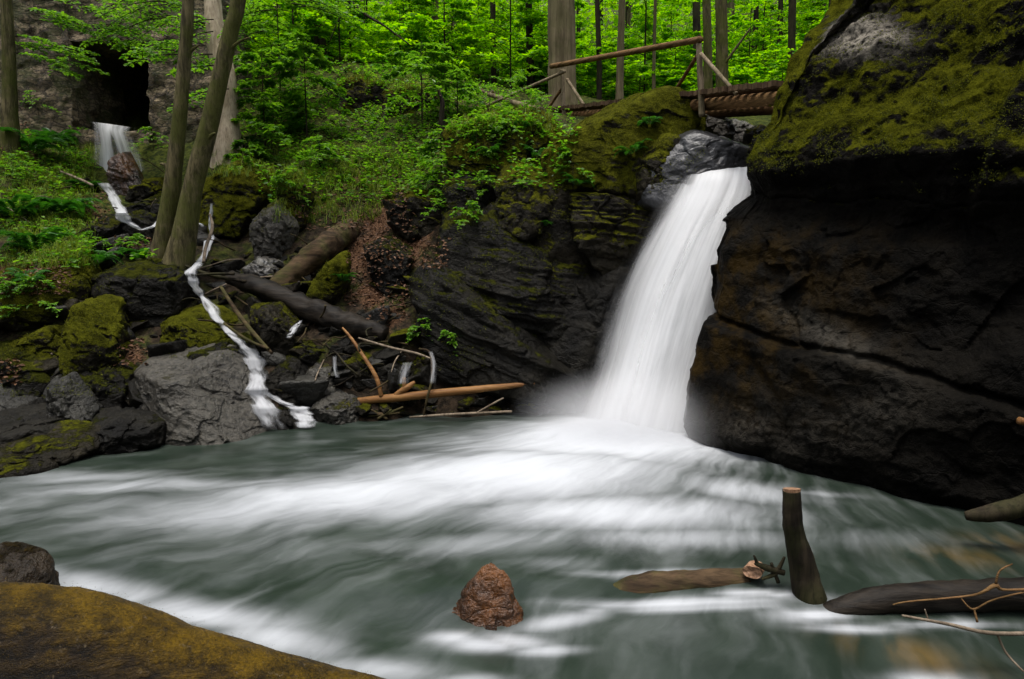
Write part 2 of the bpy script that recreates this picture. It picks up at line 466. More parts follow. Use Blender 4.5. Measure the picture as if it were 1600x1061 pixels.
def axis(lo, hi, a, b, h, grow=1.12):
    m = list(np.arange(a, b, h))
    s, v = h, a
    L = []
    while v > lo: s *= grow; v -= s; L.append(v)
    s, v = h, m[-1]
    R = []
    while v < hi: s *= grow; v += s; R.append(v)
    return np.array(L[::-1] + m + R)
gx = axis(-150, 150, -9, 6, 0.055)
gy = axis(-120, 220, 4.0, 19.5, 0.05)
GX, GY = np.meshgrid(gx, gy)
XY = np.column_stack([GX.ravel(), GY.ravel()])
GZ = ground_z(XY)
near = (XY[:, 1] > 4) & (XY[:, 1] < 20) & (np.abs(XY[:, 0]) < 10)
GZ[near] += 0.05 * fbm(np.column_stack([XY[near], GZ[near]]), 7.0, 3, 0.55, 4) * sstep(-0.3, 0.3, GZ[near])
def grid_faces(nr, nc):
    a = (np.arange(nr - 1)[:, None] * nc + np.arange(nc - 1)).ravel()
    return np.column_stack([a, a + 1, a + nc + 1, a + nc])
def blob(xy, spots):
    s = np.zeros(len(xy))
    for px, py, r, k in spots:
        q = hit(px, py)
        s = np.maximum(s, k * np.exp(-((xy - q[:2]) ** 2).sum(1) / r ** 2))
    return s
GREEN = [(60, 350, 1.6, .8), (100, 250, 1.8, .9), (30, 420, 1.0, .8), (420, 250, 1.5, 1), (560, 250, 1.4, 1), (640, 260, 1.3, 1), (500, 300, 0.8, .9), (620, 200, 1.8, 1), (700, 190, 1.8, .8), (200, 400, .6, .6)]
LITTER = [(600, 340, .55, 1), (640, 390, .5, 1), (570, 400, .5, 1), (590, 450, .5, 1), (20, 430, .6, .9), (190, 385, .5, .8), (570, 275, .5, .8), (140, 330, .5, .7), (600, 500, .4, .9), (200, 560, .4, .7), (20, 230, .8, .7)]
green = np.maximum(blob(XY, GREEN), .42 * sstep(.3, .9, GZ) + .3 * sstep(12.5, 14.5, XY[:, 1])) + sstep(17, 22, XY[:, 1]) * 0.7
litter = blob(XY, LITTER)
ground = obj('ground', mesh('ground', np.column_stack([XY, GZ]), grid_faces(len(gy), len(gx)), M_GROUND, attrs={'green': green, 'litter': litter}), kind='structure')

# ------------------------------------------------------------------ rocks
def cubesphere(n):
    t = np.tan(np.linspace(-1, 1, n + 1) * math.pi / 4)
    A, B = np.meshgrid(t, t)
    A, B = A.ravel(), B.ravel()
    o = np.ones_like(A)
    Vs, Fs = [], []
    f = grid_faces(n + 1, n + 1)
    for k, (v, flip) in enumerate((((A, B, o), 0), ((A, B, -o), 1), ((A, o, B), 1), ((A, -o, B), 0), ((o, A, B), 0), ((-o, A, B), 1))):
        Vs.append(np.column_stack(v)); Fs.append((f[:, ::-1] if flip else f) + k * len(A))
    V, Fq = np.concatenate(Vs), np.concatenate(Fs)
    key = np.round(V, 5)
    _, idx, inv = np.unique(key, axis=0, return_index=True, return_inverse=True)
    inv = inv.ravel()
    V = V[idx]; V /= np.linalg.norm(V, axis=1)[:, None]
    return V, inv[Fq]
_cs = {}
def hull2(pts):
    pts = sorted(map(tuple, pts))
    def half(ps):
        h = []
        for p in ps:
            while len(h) > 1 and (h[-1][0] - h[-2][0]) * (p[1] - h[-2][1]) - (h[-1][1] - h[-2][1]) * (p[0] - h[-2][0]) <= 0: h.pop()
            h.append(p)
        return h
    a, b = half(pts), half(pts[::-1])
    return a[:-1] + b[:-1]
rock_i = 0
def rock(label, poly, dep=None, thick=None, mat=None, moss=0.0, name='boulder', cat='rock', n=None, sharp=24, rough=1.0, top=None, faces=(), push=0.0, strata=0.0, group=None, pale=0.0, ochre=0.0, sink=0.12):
    """a boulder: outline given as photo pixels at a distance, with real depth, facets and broken surface"""
    global rock_i
    rock_i += 1
    R = np.random.default_rng(100 + rock_i)
    pl = np.array(poly, float)
    c = (pl.min(0) + pl.max(0)) / 2
    if dep is None:
        dep = gdep(c[0], pl[:, 1].max() - 2)
    wpx, hpx = np.ptp(pl[:, 0]), np.ptp(pl[:, 1])
    sc = dep / F_PX
    if thick is None: thick = 0.85 * min(wpx, hpx * 1.4) * sc
    yc = dep + thick * 0.35 + push
    C = P(c[0], c[1], yc)
    pts = np.array([P(a, b, yc)[[0, 2]] - C[[0, 2]] for a, b in pl])
    pts[:, 1] -= np.where(pts[:, 1] < np.quantile(pts[:, 1], .3), sink, 0)
    h = np.array(hull2(pts))
    # planes
    NN, DD = [], []
    for i in range(len(h)):
        a, b = h[i], h[(i + 1) % len(h)]
        e = b - a
        L = np.hypot(*e)
        if L < 1e-4: continue
        n2 = np.array([e[1], -e[0]]) / L
        dd = n2 @ a
        ty = R.uniform(-0.30, 0.30) if n2[1] < 0.5 else R.uniform(-0.45, -0.1)
        nv = np.array([n2[0], ty, n2[1]])
        ln = np.linalg.norm(nv)
        NN.append(nv / ln); DD.append(max(dd, 0.05) / ln)
    ht = thick / 2
    NN.append((0, 1, 0)); DD.append(ht)
    for _ in range(4):
        nv = np.array([R.uniform(-1, 1), R.uniform(-1, -.1), R.uniform(-.4, 1)]); nv /= np.linalg.norm(nv)
        NN.append(nv); DD.append(R.uniform(.86, 1.0) * float(np.sqrt(((nv * [np.ptp(h[:, 0]) / 2, ht, np.ptp(h[:, 1]) / 2]) ** 2).sum())))
    fs = list(faces) or [(R.uniform(-.5, -.15), R.uniform(.0, .35)), (R.uniform(.15, .5), R.uniform(-.1, .3))]
    if top: fs.append((R.uniform(-.15, .15), top))
    for ax, az in fs:
        nv = np.array([ax, -1, az]); nv /= np.linalg.norm(nv)
        NN.append(nv); DD.append(ht * R.uniform(0.72, 0.9) + 0.25 * max(0, az) * np.ptp(h[:, 1]) * 0.5)
    NN, DD = np.array(NN), np.array(DD)
    if n is None: n = int(np.clip(max(wpx, hpx) * 0.55, 12, 110))
    if n not in _cs: _cs[n] = cubesphere(n)
    D, Fq = _cs[n]
    r0 = np.array([np.ptp(h[:, 0]) / 2, ht, np.ptp(h[:, 1]) / 2])
    D = D * r0
    size = float(np.mean(r0))
    D = D + (0.08 * size * np.column_stack([fbm(D + C, 0.9 / size, 3, .5, k) for k in (1, 2, 3)]))
    D = D / np.linalg.norm(D, axis=1)[:, None]
    q = np.clip(D @ NN.T / DD, 1e-4, None)
    qm = q.max(1)
    r = 1 / (qm * ((q / qm[:, None]) ** sharp).sum(1) ** (1 / sharp))
    V = D * r[:, None]
    Wd = V + C
    amp = rough * min(0.06 + 0.05 * size, 0.13)
    dsp = amp * (0.75 * fbm(Wd, 1.1 / max(size, .25), 3, .5, rock_i % 9) - 0.5 * sstep(.72, .95, ridge(Wd, 1.1 / max(size, .3), 2, rock_i % 7)) + 0.16 * perlin(np.column_stack([Wd[:, 0] * 2, Wd[:, 1] * 2, (Wd[:, 2] + .35 * Wd[:, 0]) * 11])))
    dsp += rough * min(.30 * amp + .012, .05) * facet(Wd * [1, 1, 1.4], 1.5 / max(size, .22), .3, rock_i % 5) + .4 * rough * min(.3 * amp, .03) * facet(Wd * [1, 1, 1.6], 4.5 / max(size, .22), .4, rock_i % 3)
    dsp += 0.014 * rough * fbm(Wd, 8, 3, .6, 3)
    if strata:
        s = Wd[:, 2] + 0.55 * Wd[:, 0] * strata + 0.12 * fbm(Wd, 0.8, 3)
        dsp += 0.05 * perlin(np.column_stack([s * 7, s * 0 + .5, Wd[:, 1] * .5])) + 0.03 * perlin(np.column_stack([s * 17, s * 0 + 3.5, Wd[:, 1] * .5]))
    V = V + D * dsp[:, None]
    V[:, 2] = np.maximum(V[:, 2], V[:, 2].min())
    zb = V[:, 2].min()
    base = C + np.array([0, 0, zb])
    me = mesh(name, V - [0, 0, zb], Fq[:, ::-1], mat or M_ROCK, attrs={'moss': moss, 'pale': pale, 'ochre': ochre})
    fix_normals(me)
    o = obj(name, me, base, label=label, cat=cat, group=group)
    return o
def fix_normals(me):
    """flip if the surface faces inwards"""
    n = len(me.polygons)
    ce = np.empty(n * 3); me.polygons.foreach_get('center', ce); ce = ce.reshape(-1, 3)
    no = np.empty(n * 3); me.polygons.foreach_get('normal', no); no = no.reshape(-1, 3)
    ar = np.empty(n); me.polygons.foreach_get('area', ar)
    if ((ce - ce.mean(0)) * no).sum(1) @ ar < 0: me.flip_normals()

# ---- the great cliff right of the fall
def build_cliff():
    plan = np.array([(14, 15), (6.0, 14.5), (4.0, 12.4), (3.0, 10.4), (2.55, 9.3), (2.45, 8.75), (2.62, 8.35), (3.4, 7.35), (4.2, 6.45), (5.3, 5.6), (7.5, 4.6), (11, 4.2), (15, 6)], float)
    seg = np.r_[0, np.cumsum(np.linalg.norm(np.diff(plan, axis=0), axis=1))]
    # Catmull-Rom resampling, dense on the visible face
    def cr(t):
        t = np.clip(t, 0, len(plan) - 1.0001); i = t.astype(int); f = (t - i)[:, None]
        g = lambda k: plan[np.clip(i + k, 0, len(plan) - 1)]
        a, b, c_, d_ = g(-1), g(0), g(1), g(2)
        return 0.5 * (2 * b + (c_ - a) * f + (2 * a - 5 * b + 4 * c_ - d_) * f ** 2 + (3 * b - a - 3 * c_ + d_) * f ** 3)
    t = np.r_[np.linspace(0, 3, 40, endpoint=False), np.linspace(3, 9.6, 560, endpoint=False), np.linspace(9.6, 12, 50)]
    B = cr(t)
    Tn = np.gradient(B, axis=0); Tn /= np.linalg.norm(Tn, axis=1)[:, None]
    Nn = np.column_stack([-Tn[:, 1], Tn[:, 0]])          # outward = to the left/front
    mid = np.array([9, 10.0])
    sg = np.sign(((B - mid) * Nn).sum(1)); Nn *= np.median(sg)
    zs = np.r_[np.linspace(-1.2, 0, 20, endpoint=False), np.linspace(0, 6.0, 330), np.linspace(6.05, 8.4, 30)]
    ez = np.array([-1.2, 0, .2, .7, 1.3, 1.72, 2.48, 2.9, 3.2, 3.42, 3.67, 4.09, 4.86, 5.79, 7, 8.4])
    ev = np.array([.15, .02, .1, .04, -.02, -.18, -.31, -.5, -.72, -.62, -.66, -.95, -1.25, -2.1, -4.0, -7.0])
    ZZ, TT = np.meshgrid(zs, t, indexing='ij')
    E = np.interp(ZZ, ez, ev)
    s = np.clip((TT - 5.0) / 4.0, 0, 1.3)                 # 0 at the corner, 1 far along the face
    wob = fbm(np.column_stack([s.ravel() * 3, ZZ.ravel() * .4, 0 * s.ravel()]), 1.5, 4, .6, 8).reshape(s.shape)
    zc = .22 * wob + np.interp(s, [0, .35, .65, .9, 1.3], [3.32, 3.15, 2.95, 2.8, 2.7])     # lip of the overhang
    lean = sstep(0, .6, s)
    E = E + lean * (0.42 * np.exp(-((ZZ - zc - 0.35) / 0.38) ** 2) - 0.10 * np.exp(-((ZZ - zc + 0.18) / 0.2) ** 2))
    E = E - 0.10 * (1 - sstep(-0.03, 0.03, np.abs(ZZ - zc))) * sstep(.05, .2, s)
    z2 = .12 * wob + np.interp(s, [0, .3, .6, .9, 1.3], [1.62, 1.50, 1.27, 1.03, .8])       # lower step running down to the right
    E = E + 0.13 * sstep(0.03, -0.05, ZZ - z2) * sstep(-.05, .1, s) - 0.07 * np.exp(-((ZZ - z2 - .03) / .035) ** 2)
    E = E - 0.06 * np.exp(-((s - .38 - 0.06 * np.sin(ZZ * 3)) / .02) ** 2) * sstep(1.3, 1.0, ZZ)
    X = B[None, :, 0] + Nn[None, :, 0] * E
    Y = B[None, :, 1] + Nn[None, :, 1] * E
    V = np.column_stack([X.ravel(), Y.ravel(), ZZ.ravel()])
    vpx = CX + F_PX * V[:, 0] / V[:, 1] * 0.98
    vpy = 400 - F_PX * (V[:, 2] - HCAM) / V[:, 1] * 1.01
    crease = (vpx - np.interp(vpy, [0, 60, 130, 270, 330], [1590, 1572, 1555, 1505, 1490]))
    crease = sstep(-14, 10, crease) * sstep(420, 300, vpy)
    dint = sstep(0, 25, vpx - 1330) * np.exp(-((vpy - 55 - .1 * (vpx - 1330)) / 18) ** 2) * sstep(1440, 1400, vpx)
    nx = np.broadcast_to(Nn[None, :, 0], X.shape).ravel(); ny = np.broadcast_to(Nn[None, :, 1], X.shape).ravel()
    up = sstep(3.3, 3.9, V[:, 2])
    dsp = 0.24 * fbm(V * [1, 1, 1.3], 0.75, 3, .5, 2) + 0.055 * fbm(V, 3.2, 4, .55, 5) * (1 + .4 * up) + 0.012 * fbm(V, 14, 3, .6, 6)
    dsp += .22 * crease - .10 * dint
    dsp += up * 0.09 * (ridge(V * [1, 1, .8], 1.7, 3, 4) - .3)
    Vf = V * [1, 1, 1.25]
    fc = np.where(np.abs(TT.ravel() - 5.3) < 1.0, .3, 1.0)
    dsp += fc * (.060 - .02 * up) * facet(Vf, 1.15, .45, 1) + fc * .022 * facet(Vf, 3.4, .5, 2) + fc * .007 * facet(Vf * [1, 1, 1.5], 9.0, .5, 3) + .016 * (1 - up) * perlin(np.column_stack([V[:, 0] * .8, V[:, 1] * .8, (V[:, 2] + .28 * V[:, 0] + .12 * fbm(V, .9, 3)) * 8])) + up * .10 * (ridge((V @ np.array([[.8, 0, .6], [0, 1, 0], [-.6, 0, .8]])) * [2.2, 1, .45], 1.0, 3, 6) - .2)
    damp = np.where(np.abs(TT.ravel() - 5.3) < .9, .55, 1)
    V = V + np.column_stack([nx, ny, 0.5 * up]) * (dsp * damp)[:, None]
    Fq = grid_faces(len(zs), len(t))
    # moss, bare patch, brown stain and a painted sheen by place on the rock
    S, Zf = s.ravel(), V[:, 2]
    zcf = zc.ravel()
    hg = sstep(-.35, .15, Zf - zcf + .45 * fbm(V, 1.1, 4, .6, 15))
    moss = -.38 + hg * (.38 + 0.12 + 0.32 * sstep(0.1, 1.0, Zf - zcf) + .35 * fbm(V, .9, 3, .55, 12))
    edge = np.exp(-((TT.ravel() - 5.1) / .55) ** 2) * sstep(3.2, 3.6, Zf)
    moss += 0.45 * edge
    bp = P(1345, 55, 8.6)
    vx = np.column_stack([V[:, 0] / V[:, 1], (V[:, 2] - HCAM) / V[:, 1]])
    bx = np.array([bp[0] / bp[1], (bp[2] - HCAM) / bp[1]])
    pale = np.exp(-(((vx - bx) / [.062, .030]) ** 2).sum(1)) * 1.15
    moss -= 1.1 * pale
    pl2 = np.exp(-((vpx - 1290) / 90) ** 2 - ((vpy - 525 - .5 * (vpx - 1290)) / 22) ** 2) * .22 + .12 * np.exp(-((vpx - 1190) / 110) ** 2 - ((vpy - 680) / 50) ** 2) + .10 * np.exp(-((vpx - 1370) / 90) ** 2 - ((vpy - 650) / 60) ** 2)  # first band is reflected sheen put into the colour; the rest is lighter stone
    pale = np.maximum(pale, pl2)
    ochre = 1.0 * sstep(3.0, 2.4, Zf) * sstep(0.2, 0.9, Zf) * sstep(.8, .1, S)
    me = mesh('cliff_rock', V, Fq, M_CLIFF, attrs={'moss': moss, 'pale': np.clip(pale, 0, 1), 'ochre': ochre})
    nrm = np.empty(len(me.polygons) * 3); me.polygons.foreach_get('normal', nrm)
    k = len(zs) // 2 * (len(t) - 1) + 350
    if nrm.reshape(-1, 3)[k] @ np.array([-1, -1, 0]) < 0: me.flip_normals()
    base = np.array([5.0, 8.0, 0])
    me.transform(Matrix.Translation(-Vector(base)))
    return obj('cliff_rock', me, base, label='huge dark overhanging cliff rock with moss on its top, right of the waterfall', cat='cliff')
cliff = build_cliff()

# ---- ledge and cliff left of the fall
rock('long yellow-mossed boulder on top of the ledge under the footbridge', [(840, 240), (925, 185), (965, 158), (1000, 142), (1040, 138), (1088, 155), (1100, 183), (1058, 215), (1045, 285), (1000, 310), (880, 300)], 11.0, 2.0, M_LEDGE, moss=0.72, sharp=18, top=.9, n=120)
rock('low wet dark shelf of rock at the lip of the waterfall', [(985, 270), (1040, 218), (1085, 200), (1130, 212), (1180, 234), (1225, 250), (1240, 285), (1120, 300), (990, 300)], 10.45, 1.5, M_SLICK, moss=-.35, sharp=12, rough=.6, top=.8, n=120, sink=.3)
rock('brown mossy rock below the long mossed boulder, beside the lip', [(985, 245), (1030, 205), (1062, 215), (1058, 290), (1035, 330), (985, 305)], 10.5, 1.2, M_LEDGE, moss=0.3, sharp=8)
rock('pale flat rock behind the wet shelf, under the bridge beam', [(1098, 180), (1140, 186), (1150, 205), (1125, 212), (1100, 200)], 12.0, .7, M_ROCK, moss=-.1, pale=.6)
rock('small pointed grey rock behind the lip of the fall', [(1135, 205), (1155, 188), (1180, 198), (1185, 212), (1140, 214)], 12.2, .6, M_ROCK, moss=-.1, pale=.4)
rock('low grey rock wedged against the foot of the mossy cliff at the lip', [(1165, 205), (1190, 195), (1215, 215), (1200, 245), (1165, 225)], 11.4, .8, M_ROCK, moss=.1)
rock('earthy moss-hung ledge left of the long mossed boulder', [(690, 205), (760, 182), (850, 180), (890, 210), (885, 275), (800, 295), (710, 280)], 12.3, 1.8, M_LEDGE, moss=0.5, sharp=18, n=110)
rock('olive rock in the upper middle of the rock wall', [(775, 280), (820, 268), (870, 285), (885, 330), (850, 372), (790, 350)], 11.0, 1.2, M_LEDGE, moss=0.28)
rock('square brown face of rock directly left of the falling water', [(885, 295), (950, 288), (1030, 318), (1020, 350), (985, 405), (950, 415), (890, 370)], 10.75, 1.4, M_LEDGE, moss=0.25, n=110, sharp=30, strata=0.2)
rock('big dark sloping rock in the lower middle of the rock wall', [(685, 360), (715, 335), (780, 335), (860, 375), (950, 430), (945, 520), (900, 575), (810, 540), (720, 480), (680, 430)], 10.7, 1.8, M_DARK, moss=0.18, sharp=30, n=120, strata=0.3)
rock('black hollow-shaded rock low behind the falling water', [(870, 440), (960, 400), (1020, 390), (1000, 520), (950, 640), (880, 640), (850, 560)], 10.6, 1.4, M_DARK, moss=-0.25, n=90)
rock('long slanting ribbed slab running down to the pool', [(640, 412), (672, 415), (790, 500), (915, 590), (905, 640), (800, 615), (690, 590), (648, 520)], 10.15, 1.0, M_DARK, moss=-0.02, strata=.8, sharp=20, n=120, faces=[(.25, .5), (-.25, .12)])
rock('broad dark backing face of the rock wall left of the fall', [(690, 300), (780, 270), (950, 265), (1045, 290), (1030, 400), (960, 560), (880, 640), (760, 590), (690, 450)], 10.95, 1.2, M_LEDGE, moss=0.2, sharp=14, n=130, strata=0.25, rough=1.3)
rock('dark mossy block above the leaf-littered path', [(600, 310), (640, 295), (690, 312), (705, 350), (690, 395), (640, 375), (605, 350)], 12.2, 1.2, M_LEDGE, moss=0.25)
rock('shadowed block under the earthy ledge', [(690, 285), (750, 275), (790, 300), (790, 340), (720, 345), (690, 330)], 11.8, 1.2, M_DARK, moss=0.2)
rock('greenish overhanging rock on the upper bank behind the sapling', [(520, 130), (560, 118), (600, 128), (602, 180), (575, 200), (530, 190)], 17.6, 1.6, M_LEDGE, moss=0.35)
rock('brown rock on the upper bank right of the overhanging rock', [(605, 140), (650, 132), (700, 150), (700, 190), (640, 205), (608, 195)], 16.8, 1.6, M_LEDGE, moss=0.3)
# ---- left bank
rock('tall sunlit mossy outcrop beside the upper stream', [(325, 275), (355, 258), (425, 262), (432, 300), (420, 330), (400, 375), (345, 370), (330, 330)], None, 1.6, M_LEDGE, moss=0.62, top=.5)
rock('upright pale grey stone leaning under the mossy outcrop', [(392, 345), (430, 318), (452, 350), (445, 395), (425, 412), (400, 400)], None, .7, M_ROCK, moss=0.02, pale=.3, sharp=18)
rock('mossy brown block right of the sunlit outcrop', [(430, 272), (470, 275), (485, 300), (480, 350), (450, 372), (440, 330)], None, 1.0, M_LEDGE, moss=0.5)
rock('brown rust-stained rock splitting the far small waterfall', [(180, 245), (195, 238), (207, 255), (212, 285), (235, 300), (190, 310), (178, 280)], None, .7, M_RUST, moss=-.1)
rock('mossy round rock at the foot of the far small waterfall', [(205, 288), (240, 282), (255, 300), (240, 320), (205, 315)], None, .8, M_LEDGE, moss=.3)
rock('flat dark stone across the upper stream', [(190, 322), (235, 310), (260, 320), (240, 332), (195, 335)], None, .7, M_DARK, moss=.1)
rock('round dark boulder in the upper stream', [(190, 345), (212, 332), (238, 345), (240, 370), (215, 380), (190, 368)], None, .7, M_DARK, moss=.12)
rock('dark block left of the round stream boulder', [(130, 355), (160, 342), (182, 352), (185, 380), (150, 385)], None, .7, M_DARK, moss=.0)
rock('mossy hummock rock at the left edge below the ferns', [(-20, 440), (20, 410), (95, 400), (135, 415), (150, 470), (120, 500), (50, 520), (-20, 510)], None, 1.8, M_LEDGE, moss=0.6, sharp=7, top=.6, n=110)
rock('green mossed boulder edge below the hummock', [(120, 470), (150, 478), (185, 515), (195, 570), (190, 610), (140, 615), (110, 560)], None, 1.1, M_LEDGE, moss=0.5)
rock('flat mossy boulder with a shadowed underside near the left edge', [(28, 525), (100, 507), (132, 530), (136, 552), (95, 570), (60, 575), (32, 560)], None, 1.2, M_LEDGE, moss=0.5, top=1.4, sharp=16)
rock('dark boulder at the left edge under the flat mossy one', [(-40, 540), (30, 545), (90, 580), (85, 620), (0, 610), (-40, 600)], None, 1.0, M_DARK, moss=0.2)
rock('thin tilted grey slab at the left edge above the pool', [(-30, 575), (0, 583), (92, 630), (82, 642), (40, 635), (-30, 605)], None, .9, M_ROCK, moss=-.35, sharp=22, top=1.2)
rock('broad grey slab at the left edge below the thin one', [(-40, 605), (10, 612), (80, 652), (70, 668), (0, 672), (-40, 668)], None, 1.2, M_ROCK, moss=-.4, sharp=22, top=.9)
rock('dark squared block at the left edge of the pool', [(-40, 660), (80, 655), (115, 670), (135, 705), (90, 716), (-40, 720)], None, 1.2, M_DARK, moss=-.3, sharp=20)
rock('low mossy shelf at the waterline on the left edge', [(-40, 700), (60, 694), (110, 702), (128, 716), (70, 738), (-40, 745)], None, 1.3, M_LEDGE, moss=-0.02, top=1.8, sharp=12)
rock('upright grey slab leaning among the left-bank rocks', [(70, 605), (95, 594), (118, 620), (146, 655), (138, 690), (120, 680), (85, 640)], None, .6, M_ROCK, moss=-.25, sharp=20)
rock('dark rock with a wet face behind the large grey boulder', [(120, 580), (165, 572), (205, 590), (200, 650), (150, 655), (120, 620)], None, 1.0, M_DARK, moss=0.15)
rock('low dark block with a pale top edge, left of the large grey boulder', [(138, 662), (180, 656), (250, 663), (252, 695), (190, 712), (145, 708)], None, .9, M_DARK, moss=-.2, sharp=22, top=1.3)
rock('large light grey cracked boulder at the pool edge on the left', [(205, 578), (225, 568), (268, 588), (332, 563), (350, 580), (425, 655), (428, 676), (330, 684), (255, 688), (185, 650)], None, 1.7, M_ROCK, moss=-.35, sharp=20, faces=[(.35, .75), (-.9, .1)], n=120, pale=.25)
rock('mossy flat-topped boulder under the twin trunks', [(258, 500), (300, 488), (345, 505), (365, 522), (345, 545), (300, 560), (265, 540)], None, 1.2, M_LEDGE, moss=0.45, top=1.2, sharp=14)
rock('dark wedge below the flat-topped mossy boulder', [(300, 550), (350, 535), (388, 565), (392, 600), (370, 625), (330, 580)], None, .9, M_DARK, moss=0.15)
rock('black earth-caked rock under the twin trunks roots', [(150, 430), (210, 415), (280, 430), (285, 480), (250, 520), (180, 510)], None, 1.2, M_DARK, moss=0.1)
rock('pale wet stone washed by the stream at the bend', [(382, 415), (405, 404), (432, 415), (437, 440), (410, 452), (385, 445)], None, .6, M_SLICK, moss=-.5, pale=.4)
rock('mossy rock beside the stream right of the cascade', [(392, 480), (430, 475), (462, 515), (455, 545), (425, 560), (395, 530)], None, .8, M_LEDGE, moss=.12)
rock('small dark rock under the black log', [(455, 545), (480, 530), (512, 545), (515, 570), (475, 572)], None, .6, M_DARK, moss=.15)
rock('dark rock right of the lower cascade', [(418, 585), (450, 570), (474, 590), (478, 625), (440, 632), (420, 620)], None, .7, M_DARK, moss=.0)
rock('speckled grey rock in the middle of the stream stones', [(468, 595), (490, 568), (525, 572), (536, 605), (515, 625), (475, 618)], None, .7, M_ROCK, moss=-.05, pale=.2)
rock('mossy rock left of the upright peeled branch', [(532, 565), (555, 553), (580, 562), (584, 605), (545, 610)], None, .6, M_LEDGE, moss=.15)
rock('smooth grey boulder at the end of the peeled pole', [(494, 628), (520, 618), (552, 622), (570, 640), (555, 660), (515, 665), (495, 650)], None, .8, M_ROCK, moss=-.1, sharp=18, pale=.15)
rock('small black stone between the two stream outlets', [(430, 645), (450, 640), (480, 660), (470, 672), (435, 672)], None, .5, M_DARK, moss=-.4)
rock('mossy stone with water trickling over it above the peeled pole', [(640, 560), (668, 548), (690, 560), (692, 600), (650, 605)], None, .6, M_LEDGE, moss=.1)
rock('dark stone behind the peeled pole, under the black log', [(585, 570), (620, 560), (645, 575), (640, 605), (590, 608)], None, .6, M_DARK, moss=-.1)
rock('flat grey slab in the dead leaves above the black log', [(555, 492), (590, 482), (635, 488), (630, 500), (570, 506)], None, .7, M_ROCK, moss=-.3)
rock('dark cleft rock at the foot of the leafy path', [(568, 385), (600, 375), (645, 400), (648, 450), (610, 460), (575, 430)], None, .9, M_DARK, moss=.05)
rock('rounded yellow-mossed rock beside the thick log', [(478, 470), (500, 420), (530, 395), (548, 410), (545, 450), (520, 480), (490, 490)], None, .8, M_LEDGE, moss=0.6, sharp=7)
def rapids_rock():
    """a leaning, pointed, broken rock: rings that narrow to an off-centre ridge"""
    b = W(757, 968, -.05)
    t = np.linspace(0, 1, 60); th = np.linspace(0, 2 * math.pi, 96, endpoint=False)
    T, A = np.meshgrid(t, th, indexing='ij')
    r = .255 * (1 - T ** 1.5) ** .75 * (1 + .16 * np.cos(A * 2 + .6) + .08 * np.cos(A * 3))
    lean = .045 * T ** 1.2
    V = np.column_stack([(r * np.cos(A) + lean).ravel(), (.8 * r * np.sin(A) + .06).ravel(), (-.24 + .62 * T).ravel()])
    dn = np.column_stack([np.cos(A).ravel(), np.sin(A).ravel(), .4 + 0 * A.ravel()])
    k = (np.clip(r / .2, 0, 1)).ravel()
    V = V + dn * ((.035 * facet(V + b, 5.0, .35, 2) + .012 * facet(V + b, 15, .4, 1) + .03 * fbm(V + b, 5, 3, .5, 4)) * (.25 + .75 * k))[:, None]
    n = len(th); a = np.arange((len(t) - 1) * n); nx = (a // n) * n + (a % n + 1) % n
    me = mesh('boulder', V, np.column_stack([a, nx, nx + n, a + n]), M_RUST, attrs={'moss': -.8, 'pale': 0, 'ochre': .9})
    fix_normals(me)
    obj('boulder', me, b, label='wet rust-brown pointed rock standing in the rapids at the bottom', cat='rock')
rapids_rock()

# ---- small loose stones
SM = []
for k in range(4):
    Rk = np.random.default_rng(k)
    D, Fq = cubesphere(13)
    nn = Rk.normal(size=(11, 3)); nn /= np.linalg.norm(nn, axis=1)[:, None]
    q = np.clip(D @ nn.T / Rk.uniform(.7, 1.0, 11), 1e-4, None)
    V = D / ((q ** 30).sum(1) ** (1 / 30))[:, None]
    V = np.clip(np.abs(V), 0, 1.2) * np.sign(V) * [1, .8, .6]
    V += .08 * fbm(V, 2.5, 3, .5, k)[:, None] * D
    me = mesh('stone', V + [0, 0, .35], Fq, (M_ROCK, M_DARK, M_LEDGE, M_DARK)[k], attrs={'moss': (-.2, -.1, .1, -.3)[k], 'pale': 0, 'ochre': 0})
    fix_normals(me)
    SM.append(me)
STONE_L = ['small grey angular stone among the left-bank boulders', 'small dark wet stone among the left-bank boulders', 'small mossy stone among the left-bank boulders', 'small black stone near the waterline']
spots = [(rng.uniform(130, 640), rng.uniform(480, 660)) for _ in range(150)] + [(rng.uniform(560, 860), rng.uniform(612, 645)) for _ in range(40)] + [(rng.uniform(330, 520), rng.uniform(385, 470)) for _ in range(40)]
for i, (px, py) in enumerate(spots):
    q = hit(px, py)
    if q[2] < .01: continue
    k = int(rng.integers(4))
    o = obj('stone', SM[k], q - [0, 0, .03], label=STONE_L[k], cat='stone', group='small loose stones of the left bank')
    s = rng.uniform(.05, .2) ** 1.15; o.scale = (s * rng.uniform(.8, 1.4), s, s * rng.uniform(.7, 1.2))
    o.rotation_euler = (rng.uniform(-.3, .3), rng.uniform(-.3, .3), rng.uniform(0, 6))

CHUNK_L = ['broken grey rock chunk in the left-bank jumble', 'broken dark rock chunk in the left-bank jumble', 'mossy broken rock chunk in the left-bank jumble', 'black broken rock chunk in the left-bank jumble']
for i in range(70):
    px, py = (rng.uniform(0, 330), rng.uniform(470, 680)) if i < 34 else ((rng.uniform(340, 660), rng.uniform(420, 620)) if i < 58 else (rng.uniform(130, 340), rng.uniform(280, 430)))
    q = hit(px, py)
    if q[2] < .01: continue
    k = int(rng.integers(4))
    o = obj('rock_chunk', SM[k], q - [0, 0, .08], label=CHUNK_L[k], cat='rock', group='broken rock chunks of the left bank')
    sz = rng.uniform(.14, .32); o.scale = (sz * rng.uniform(.9, 1.6), sz, sz * rng.uniform(.5, 1.1))
    o.rotation_euler = (rng.uniform(-.5, .5), rng.uniform(-.5, .5), rng.uniform(0, 6))
